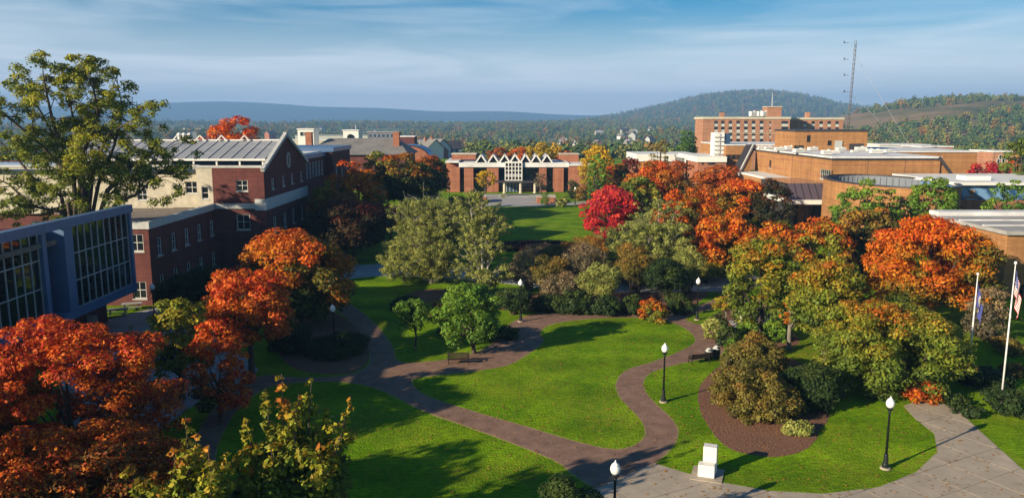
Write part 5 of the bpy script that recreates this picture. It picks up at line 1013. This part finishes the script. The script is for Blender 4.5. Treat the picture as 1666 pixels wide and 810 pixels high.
# ---- flagpoles and limp flags
def flagpole(base, h, lab):
    e = thing('flagpole', lab, 'flagpole', base); mb = MB(); mb.lathe([(.068, .25), (.058, h * .5), (.032, h - .12)], n=12); obj('pole', mb, M['steel'], e, local=True, smooth=True)
    mb = MB(); mb.lathe([(.3, 0), (.3, .12), (.16, .2), (.12, .25)], n=14); obj('base_collar', mb, M['panel'], e, local=True)
    mb = MB(); mb.lathe([(.02, -.12), (.09, -.05), (.11, .03), (.07, .1), (.01, .13)], (0, 0, h), 12); obj('finial', mb, M['steel'], e, local=True, smooth=True); return e
def flag(base, ztop, lab, hoist, fly, us):
    e = MB(); nh, nf = 26, 36; V = []; 
    for j in range(nh + 1):
        for i in range(nf + 1):
            f, h = i / nf, j / nh
            x = .09 + .42 * math.sin(f * 1.5) * (1 - .25 * h) + .05 * math.sin(f * 14 + h * 2); y = .13 * math.sin(f * 11 + 1.2 * h) * (.25 + f)
            z = ztop - hoist * h - fly * (.80 * f ** 1.15) + .03 * math.sin(f * 9)
            V.append((x, y, z))
    me = bpy.data.meshes.new('flag'); fs = [(j * (nf + 1) + i, j * (nf + 1) + i + 1, (j + 1) * (nf + 1) + i + 1, (j + 1) * (nf + 1) + i) for j in range(nh) for i in range(nf)]
    me.from_pydata(V, [], fs)
    for k in ('fred', 'fwhite', 'fblue', 'fgold'): me.materials.append(M[k])
    for n, pl in enumerate(me.polygons):
        j, i = divmod(n, nf)
        if us:
            if i < 14 and j < 14: pl.material_index = 1 if (i % 3 == 1 and j % 3 == 1) else 2
            else: pl.material_index = (j // 2) % 2
        else: pl.material_index = 3 if ((i - 18) / 6) ** 2 + ((j - 13) / 7) ** 2 < 1 else (1 if ((i - 18) / 8) ** 2 + ((j - 13) / 10) ** 2 < 1 and (i + j) % 2 else 2)
        pl.use_smooth = True
    o = bpy.data.objects.new('flag', me); COL.objects.link(o); o.location = (base[0], base[1], 0); sm = o.modifiers.new('thickness', 'SOLIDIFY'); sm.thickness = .012
    return tag(o, lab, 'flag')
b = G(1628, 660); h = AY(1653, 428, b[1])[1]; flagpole(b, h, 'tall white flagpole with ball finial nearest the right edge'); flag(b, h - .5, 'limp red and white striped flag with starred blue canton on the right flagpole', 1.5, 2.5, True)
b = G(1575, 610); h = AY(1590, 446, b[1])[1]; flagpole(b, h, 'white flagpole farther back beside the big green maple'); flag(b, h - .8, 'limp blue flag with pale emblem on the farther flagpole', 1.5, 2.3, False)
# ---- tables in the shaded court
for i, (px, py, lab) in enumerate([(192, 508, 'pale slab picnic table in the shade under the glass gallery'), (215, 498, 'second picnic table farther back toward the brick wing')]):
    p = G(px, py + 6); e = thing('picnic_table', lab, 'picnic table', p, 'court picnic tables', R(20))
    mb = MB(); mb.box(-1.0, 1.0, -.45, .45, .70, .76); obj('tabletop', mb, M['walk'], e, local=True)
    for s in (-.75, .75): mb = MB(); mb.box(-1.0, 1.0, s - .15, s + .15, .42, .47); obj('seat', mb, M['walk'], e, local=True)
    for s in (-.7, .7): mb = MB(); mb.beam((s, -.78, .41), (s, .78, .41), .07); mb.beam((s, -.55, 0), (s, -.2, .69), .07); mb.beam((s, .55, 0), (s, .2, .69), .07); obj('leg', mb, M['dkmetal'], e, local=True)
p = G(152, 540); sg = thing('notice_board', 'small pale notice board standing by the glass gallery base', 'sign', p); mb = MB(); mb.box(-.5, .5, -.04, .04, .9, 1.7); obj('board', mb, M['panel'], sg, local=True)
for s in (-.42, .42): mb = MB(); mb.box(s - .04, s + .04, -.035, .035, 0, .89); obj('post', mb, M['dkmetal'], sg, local=True)
# pale canopy seen between the brushy shrubs
p = G(925, 474); cn = thing('bus_shelter', 'small lilac roofed shelter half hidden behind the brushy shrubs', 'shelter', p); mb = MB(); mb.add([(-1.5, -1, 1.9), (1.5, -1, 1.9), (1.5, 1, 2.4), (-1.5, 1, 2.4), (-1.5, -1, 2.0), (1.5, -1, 2.0), (1.5, 1, 2.5), (-1.5, 1, 2.5)], [(3, 2, 1, 0), (4, 5, 6, 7), (0, 1, 5, 4), (1, 2, 6, 5), (2, 3, 7, 6), (3, 0, 4, 7)]); obj('roof', mb, mat('lilac metal roof', (0.30, 0.30, 0.44), .5, var=.08), cn, local=True)
for x in (-1.3, 1.3):
    for y, z in ((-.85, 1.92), (.85, 2.34)): mb = MB(); mb.box(x - .05, x + .05, y - .05, y + .05, 0, z); obj('post', mb, M['dkmetal'], cn, local=True)

# ---- fallen leaves lying on lawn, paths and paving
lr = np.random.default_rng(31); n = 15000
hub = [(o.location.x, o.location.y) for o in COL.objects if o.name.startswith(('maple_tree', 'red_tree')) and 'category' in o and 30 < o.location.y < 125]
hb = np.array(hub)[lr.integers(0, len(hub), n)]; rad = 1.5 + 8.5 * lr.random(n) ** .8; an = lr.uniform(0, 6.283, n)
lx_, ly_ = hb[:, 0] + rad * np.cos(an), hb[:, 1] + rad * np.sin(an)
wild = lr.random(n) < .35; lx_[wild] = lr.uniform(-25, 30, wild.sum()); ly_[wild] = lr.uniform(36, 85, wild.sum())
sz = lr.uniform(.04, .10, n); v = np.empty((n, 4, 3)); yaw = lr.uniform(0, 6.283, n); tz = lr.uniform(-.03, .03, (n, 4))
for c in range(4): v[:, c, 0] = lx_ + sz * np.cos(yaw + c * 1.5708); v[:, c, 1] = ly_ + sz * np.sin(yaw + c * 1.5708) * .8; v[:, c, 2] = .045 + tz[:, c] * .5
fm_ = MB(); fm_.v = [tuple(p) for p in v.reshape(-1, 3)]; fm_.f = [(4 * i, 4 * i + 1, 4 * i + 2, 4 * i + 3) for i in range(n)]
fl = obj('fallen_leaves', fm_, mat('fallen leaves', (0.12, 0.07, 0.025), .8, col2=(0.50, 0.22, 0.03), scale=9)); fl['kind'] = 'stuff'; fl['label'] = 'fallen orange and brown leaves scattered over lawns and paths'

# ================================================================== VALLEY, HILLS, TOWN, WOODS, HAZE
PHI = 2.39996
def terr(r, a):
    z = np.interp(r, [0, 360, 430, 560, 850, 1400, 2300, 3500, 6000, 40000], [-.5, -.5, -1.5, -8, -14, -8, 2, 8, 10, 10])
    w_ = np.clip((r - 420) / 500, 0, 1)
    return z + w_ * (3.5 * np.sin(a * 9 + r * .004) + 2.5 * np.sin(a * 23 - r * .0031 + 1.3))
def woodmat(name, cols, scale, bump=0.8, bs=0.05, dist=8.0, inst=False, big=None):
    m = bpy.data.materials.new(name); m.use_nodes = True; t = m.node_tree; p = t.nodes['Principled BSDF']; p.inputs['Roughness'].default_value = .9; p.inputs['Specular IOR Level'].default_value = .1
    r = t.nodes.new('ShaderNodeValToRGB'); e = r.color_ramp.elements
    while len(e) < len(cols): e.new(.5)
    for i, (q, c) in enumerate(cols): e[i].position = q; e[i].color = (*c, 1)
    if inst: src = t.nodes.new('ShaderNodeObjectInfo'); t.links.new(src.outputs['Random'], r.inputs[0])
    else:
        geo = t.nodes.new('ShaderNodeNewGeometry'); n = t.nodes.new('ShaderNodeTexNoise'); n.inputs['Scale'].default_value = scale; n.inputs['Detail'].default_value = 9; n.inputs['Roughness'].default_value = .72
        t.links.new(geo.outputs['Position'], n.inputs['Vector']); t.links.new(n.outputs['Fac'], r.inputs[0])
        v = t.nodes.new('ShaderNodeTexVoronoi'); v.inputs['Scale'].default_value = bs; b = t.nodes.new('ShaderNodeBump'); b.inputs['Strength'].default_value = bump; b.inputs['Distance'].default_value = dist; b.invert = True
        t.links.new(geo.outputs['Position'], v.inputs['Vector']); t.links.new(v.outputs['Distance'], b.inputs['Height']); t.links.new(b.outputs[0], p.inputs['Normal'])
    t.links.new(r.outputs[0], p.inputs['Base Color']); return m
WOOD = [(0.30, (.022, .042, .014)), (.45, (.05, .075, .018)), (.58, (.085, .10, .022)), (.68, (.13, .09, .02)), (.8, (.10, .12, .04))]
M['valley'] = woodmat('valley fields', [(.32, (.06, .10, .03)), (.46, (.11, .15, .04)), (.56, (.20, .18, .07)), (.66, (.26, .20, .10)), (.76, (.09, .12, .03))], .006, .3, .05, 3); M['ridge'] = woodmat('wooded ridge', [(.3, (.02, .04, .016)), (.5, (.045, .065, .02)), (.7, (.09, .075, .022))], .006, .9, .03, 14)
M['mountain'] = woodmat('wooded mountain', [(.32, (.02, .042, .014)), (.48, (.05, .07, .018)), (.6, (.10, .075, .018)), (.72, (.06, .09, .02))], .010, 1.0, .045, 12)
M['field'] = woodmat('hill fields', [(.40, (.075, .095, .022)), (.48, (.16, .13, .05)), (.56, (.27, .18, .09)), (.66, (.21, .17, .06)), (.74, (.09, .11, .025))], .0035, .2, .05, 2)
rr_ = [395, 430, 500, 600, 750, 950, 1200, 1500, 1900, 2400, 3000, 3800, 5000, 7000, 11000, 15000]; NA2 = 128; mb = MB()
for r in rr_:
    for k in range(NA2): a = 2 * math.pi * k / NA2; mb.v.append((r * math.sin(a), r * math.cos(a), float(terr(r, a))))
for i in range(len(rr_) - 1):
    for k in range(NA2): mb.f.append((i * NA2 + k, (i + 1) * NA2 + k, (i + 1) * NA2 + (k + 1) % NA2, i * NA2 + (k + 1) % NA2))
valley = obj('valley_floor', mb, M['valley'], smooth=True); valley['kind'] = 'structure'
HF = {}
def hill(name, crest, Y0, depth, m, rough, seed, zb=-10, front=1.0, power=1.0):
    """a ridge with its skyline at depth Y0; 'crest' holds skyline pixels of the photograph"""
    px = [c[0] for c in crest]; cols = np.linspace(px[0], px[-1], 220); yt = np.interp(cols, px, [c[1] for c in crest]); k = np.ones(7) / 7; yt = np.convolve(np.pad(yt, 3, 'edge'), k, 'valid')
    us = (cols - CX) / F; Z = CAMZ - (ST + (yt - CY) / F * CT) * (Y0 / (CT - (yt - CY) / F * ST)); mb = MB(); NR = 40
    for j in range(NR + 1):
        q = j / NR * 1.6                                  # 0 foot, 1 crest, 1.6 behind
        Y = Y0 - depth * (1 - q); sh = (math.sin((min(q, 1)) * math.pi / 2) ** (1.5 * power)) if q <= 1 else math.cos((q - 1) * 1.3) ** 1.2
        for i, u in enumerate(us):
            nzv = noise.fractal(Vector((u * 14 + seed, q * 3.0, seed * 1.7)), 1.0, 2.1, 5) if rough else 0
            mb.v.append((u * (0.25 * Y0 + .75 * Y), Y, zb + (Z[i] - zb) * sh + rough * nzv * (.25 + .75 * math.sin(min(q, 1) * math.pi))))
    n = len(us)
    for j in range(NR):
        for i in range(n - 1): mb.f.append((j * n + i, j * n + i + 1, (j + 1) * n + i + 1, (j + 1) * n + i))
    o = obj(name, mb, m, smooth=True); o['kind'] = 'structure'; HF[seed] = (np.array(mb.v).reshape(NR + 1, n, 3)); return o
hill('far_ridge', [(-900, 190), (-500, 176), (0, 172), (120, 174), (230, 170), (300, 167), (380, 165.5), (440, 167), (500, 173), (545, 176), (600, 175), (690, 180), (745, 183.5), (770, 182), (800, 180), (830, 181), (870, 185), (930, 188), (1000, 189), (1100, 188), (1300, 190), (1700, 186), (2600, 186)], 8200, 2600, M['ridge'], 9, 3, zb=0)
hill('mountain', [(930, 199), (985, 192), (1030, 184), (1080, 172), (1130, 160), (1170, 154.5), (1215, 151.5), (1260, 153.5), (1300, 160), (1340, 170), (1375, 177), (1430, 181), (1500, 185), (1700, 187), (2200, 190)], 4300, 1900, M['mountain'], 7, 5, zb=0)
hill('middle_ridge', [(520, 205), (600, 203), (700, 205), (800, 204), (900, 201), (1000, 199), (1120, 196), (1250, 197), (1400, 194), (1700, 196)], 3000, 900, M['mountain'], 5, 7, zb=-2)
hill('field_hill', [(1120, 226), (1180, 222), (1260, 210), (1330, 197), (1385, 186), (1420, 177), (1450, 171), (1490, 166.5), (1560, 162.5), (1600, 166), (1640, 164), (1670, 162), (1760, 158), (2100, 165), (2600, 180)], 1500, 900, M['field'], 3.5, 9, zb=-10, power=.9)
# ---- prototypes for the woods, kept outside the scene and instanced by geometry nodes
wcol = bpy.data.collections.new('wood_prototypes')
FW = {k: woodmat('wood leaves ' + k, c, 1, inst=True) for k, c in (('a', [(0, (.045, .085, .025)), (.4, (.09, .145, .035)), (.64, (.16, .19, .04)), (.82, (.19, .17, .034)), (.93, (.28, .13, .024)), (1, (.10, .13, .04))]),)}
for k in range(5):
    rg = np.random.default_rng(300 + k); hh = [9, 11, 8, 12, 10][k]; ww = [4.2, 3.6, 4.6, 3.2, 4.0][k]
    cl = round_clumps(rg, (0, 0), 0.5, hh, ww, ww, 16, 0, 1, rc=(.3, .45)); o = leaf_mesh('wood_tree', cl, 1.0, .5, FW['a'], None, flat=.75); COL.objects.unlink(o); wcol.objects.link(o)
def wood(name, label, pts, scl):
    me = bpy.data.meshes.new(name); me.vertices.add(len(pts)); me.vertices.foreach_set('co', np.asarray(pts, dtype=np.float32).reshape(-1))
    at = me.attributes.new('scl', 'FLOAT', 'POINT'); at.data.foreach_set('value', np.asarray(scl, dtype=np.float32)); me.update()
    o = bpy.data.objects.new(name, me); COL.objects.link(o); tag(o, label, None, None, 'stuff')
    ng = bpy.data.node_groups.new(name, 'GeometryNodeTree'); ng.interface.new_socket('Geometry', in_out='INPUT', socket_type='NodeSocketGeometry'); ng.interface.new_socket('Geometry', in_out='OUTPUT', socket_type='NodeSocketGeometry')
    N = ng.nodes.new; gi, go, ip, ci, na, rv, ri = N('NodeGroupInput'), N('NodeGroupOutput'), N('GeometryNodeInstanceOnPoints'), N('GeometryNodeCollectionInfo'), N('GeometryNodeInputNamedAttribute'), N('FunctionNodeRandomValue'), N('FunctionNodeRandomValue')
    ci.inputs['Collection'].default_value = wcol; ci.inputs['Separate Children'].default_value = True; ci.inputs['Reset Children'].default_value = True
    na.data_type = 'FLOAT'; na.inputs['Name'].default_value = 'scl'; rv.data_type = 'FLOAT_VECTOR'; rv.inputs[0].default_value = (0, 0, 0); rv.inputs[1].default_value = (0, 0, 6.28)
    ri.data_type = 'INT'; ri.inputs[4].default_value = 0; ri.inputs[5].default_value = 4; ip.inputs['Pick Instance'].default_value = True
    k = ng.links.new; k(gi.outputs[0], ip.inputs['Points']); k(ci.outputs[0], ip.inputs['Instance']); k(ri.outputs[2], ip.inputs['Instance Index']); k(rv.outputs[0], ip.inputs['Rotation']); k(na.outputs[0], ip.inputs['Scale']); k(ip.outputs[0], go.inputs[0])
    md = o.modifiers.new('wood', 'NODES'); md.node_group = ng; return o
rh = random.Random(8); used = [0] * 4; spots_h = []
for i in range(64):
    c = 0 if i < 24 else (1 if i < 46 else 2); k = rh.randrange(4)
    px = rh.uniform(655, 740) if c == 0 else (rh.uniform(250, 640) if c == 1 else rh.uniform(880, 1060)); r = rh.uniform(430, 620) if c == 0 else rh.uniform(600, 1900)
    spots_h.append((c, k, px, r))
hxy = np.array([((px - CX) / F * r, r) for c, k, px, r in spots_h])
rg = np.random.default_rng(42)
def sector(n, r0, r1, a0, a1, pw=1.5):
    r = r0 + (r1 - r0) * rg.random(n) ** pw; a = np.radians(rg.uniform(a0, a1, n)); return r, a
r, a = sector(17000, 440, 3300, -40, 42, 1.7)
x, y = r * np.sin(a), r * np.cos(a); patch = np.sin(x * .009 + 1) + np.sin(y * .006 + x * .003) + np.sin(x * .021 - y * .011)
townmask = (r < 1000) & (np.degrees(a) < -2) & (rg.random(len(r)) < .72)
keep = ((patch > -.75) | ((np.degrees(a) > 20) & (r < 1500))) & ~townmask & ~((np.degrees(a) > 22) & (r > 1500))
dxh = x[:, None] * (hxy[None, :, 1] / y[:, None]) - hxy[None, :, 0]; dyh = hxy[None, :, 1] - y[:, None]
keep &= ~((np.abs(dxh) < 9) & (dyh > -9) & (dyh < 90)).any(1)
x, y, r, a = x[keep], y[keep], r[keep], a[keep]; z = terr(r, a)
wood('valley_woodland', 'mixed green and autumn woodland covering the valley beyond the library', np.stack([x, y, z - .5], 1), rg.uniform(.65, 1.25, len(r)) * np.interp(r, [400, 1500, 3300], [.85, 1.1, 1.6]))
def on_hill(seed, n, fr, mask=None, jmin=2, jmax=26):
    g = HF[seed]; j = rg.integers(jmin, jmax, n); i = rg.integers(1, g.shape[1] - 1, n); p = g[j, i] + rg.normal(size=(n, 3)) * np.array([6, 12, 0]); p[:, 2] -= .8
    if mask is not None: p = p[mask(p, j)]
    return p
def hm(p, j):
    v = np.sin(p[:, 0] * .012 + p[:, 1] * .004) + np.sin(p[:, 1] * .017 - p[:, 0] * .006 + 2) + .6 * np.sin(p[:, 0] * .031)
    return (v > np.interp(j, [0, 10, 16, 26], [-1.6, -.9, .35, .55]))
p = on_hill(9, 9000, 1, hm); wood('hill_woodland', 'clumps of dark trees among the fields of the right hill', p, rg.uniform(.6, 1.15, len(p)))
p = on_hill(5, 7000, 1, None, 6, 27); p[:, 0] += rg.normal(size=len(p)) * 8; wood('mountain_woodland', 'forest covering the rounded mountain', p, rg.uniform(1.1, 2.0, len(p)))
p = on_hill(7, 5000, 1, None, 2, 28); wood('ridge_woodland', 'forest on the low middle ridge', p, rg.uniform(1.0, 1.7, len(p)))
# ---- town houses in the valley
def house(wm, rm):
    e = thing('town_house', 'x', 'house', (0, 0, 0)); mb = MB(); mb.box(-4.5, 4.5, -3.5, 3.5, -1, 5.5); mb.add([(-4.5, -3.5, 5.5), (-4.5, 3.5, 5.5), (-4.5, 0, 8.4), (4.5, -3.5, 5.5), (4.5, 3.5, 5.5), (4.5, 0, 8.4)], [(0, 1, 2), (5, 4, 3)]); obj('wall', mb, M[wm], e, local=True)
    mb = MB(); mb.beam((-5, -2.02, 6.95), (5, -2.02, 6.95), 5.2, .2, (0, -.64, .77)); mb.beam((-5, 2.02, 6.95), (5, 2.02, 6.95), 5.2, .2, (0, .64, .77)); rf = obj('roof', mb, M[rm], e, local=True)
    mb = MB(); mb.box(1.5, 2.3, .6, 1.3, 6.5, 9.4); obj('chimney', mb, M['redb'], rf, local=True)
    for x in (-2.6, 0, 2.6):
        for z in (1.2, 3.7): mb = MB(); mb.box(x - .5, x + .5, -3.55, -3.45, z, z + 1.3); obj('window', mb, M['glass'], e, local=True)
    return e
kinds = [house('white', 'slate'), house('redb', 'slate'), house('stone', 'seam'), house('panel', 'dkmetal')]; words = ['white house under grey shingles', 'brick house under grey shingles', 'cream house under pale metal', 'grey house under dark roof']
place = ['between gold dome and library', 'behind the left campus roofs', 'beyond the right library wing']
nth = ['leftmost', 'second from left', 'third from left', 'fourth from left', 'fifth from left', 'sixth from left', 'seventh from left', 'eighth from left', 'ninth from left', 'tenth from left', 'eleventh from left', 'twelfth from left']
count = {}
for c, k, px, r in sorted(spots_h, key=lambda q: q[2]):
    X = (px - CX) / F * r; z = float(terr(np.array(math.hypot(X, r)), np.array(math.atan2(X, r)))); rz = rh.uniform(-.7, .7) + rh.choice([0, 1.57]); s = rh.uniform(1.0, 1.6)
    n = count.get((c, k), 0); count[(c, k)] = n + 1
    gname = words[k].split(' under')[0] + 's of the valley town'; lab = words[k] + ', ' + nth[n] + ' ' + place[c]
    lab = ' '.join(lab.split()[:16])
    if not used[k]: e = kinds[k]; e.location = (X, r, z); e.rotation_euler[2] = rz; e['label'] = lab; e['group'] = gname; used[k] = 1
    else: clone(kinds[k], (X, r, z), rz, lab, gname, scale=(s, s, s))
# ---- utility poles on the hill crest
up = thing('utility_pole', 'thin bare utility pole on the crest of the right hill', 'pole', (0, 0, 0)); mb = MB(); mb.tube([(0, 0, -3), (0, 0, 20)], [.45, .3], 6); obj('post', mb, M['bark'], up, local=True); mb = MB(); mb.box(-2, 2, -.15, .15, 17.5, 17.9); obj('crossarm', mb, M['bark'], up, local=True)
for i, px in enumerate((1577, 1581, 1586, 1591, 1597, 1590)):
    Y = 1480 if i < 5 else 900; X, z = AY(px, 166 if i < 5 else 196, Y); s = 1 if i < 5 else .9; lab = ['leftmost', 'second from left', 'middle', 'fourth from left', 'rightmost'][i] + ' thin utility pole in the row on the right hill crest' if i < 5 else 'taller utility pole on the slope below the hill crest row'; gr = 'utility poles on the hill crest' if i < 5 else None
    if i == 0: up.location = (X, Y, z - 4); up['label'] = lab; up['group'] = gr
    else:
        c = clone(up, (X, Y, z - 4), 0, lab, gr)
        if not gr and 'group' in c: del c['group']
# ---- air
mb = MB(); mb.box(-9000, 9000, -400, 9600, -40, 330); hz = obj('haze', mb, None) if False else None
me = bpy.data.meshes.new('haze'); me.from_pydata(mb.v, [], mb.f); hz = bpy.data.objects.new('haze', me); COL.objects.link(hz); hz['kind'] = 'stuff'; hz['label'] = 'pale blue air between the campus and the hills'
hm_ = bpy.data.materials.new('haze air'); hm_.use_nodes = True; t = hm_.node_tree; t.nodes.remove(t.nodes['Principled BSDF']); pv = t.nodes.new('ShaderNodeVolumePrincipled'); pv.inputs['Density'].default_value = 0.00021; pv.inputs['Color'].default_value = (.28, .55, 1, 1); pv.inputs['Anisotropy'].default_value = 0.0
t.links.new(pv.outputs[0], t.nodes['Material Output'].inputs['Volume']); me.materials.append(hm_)
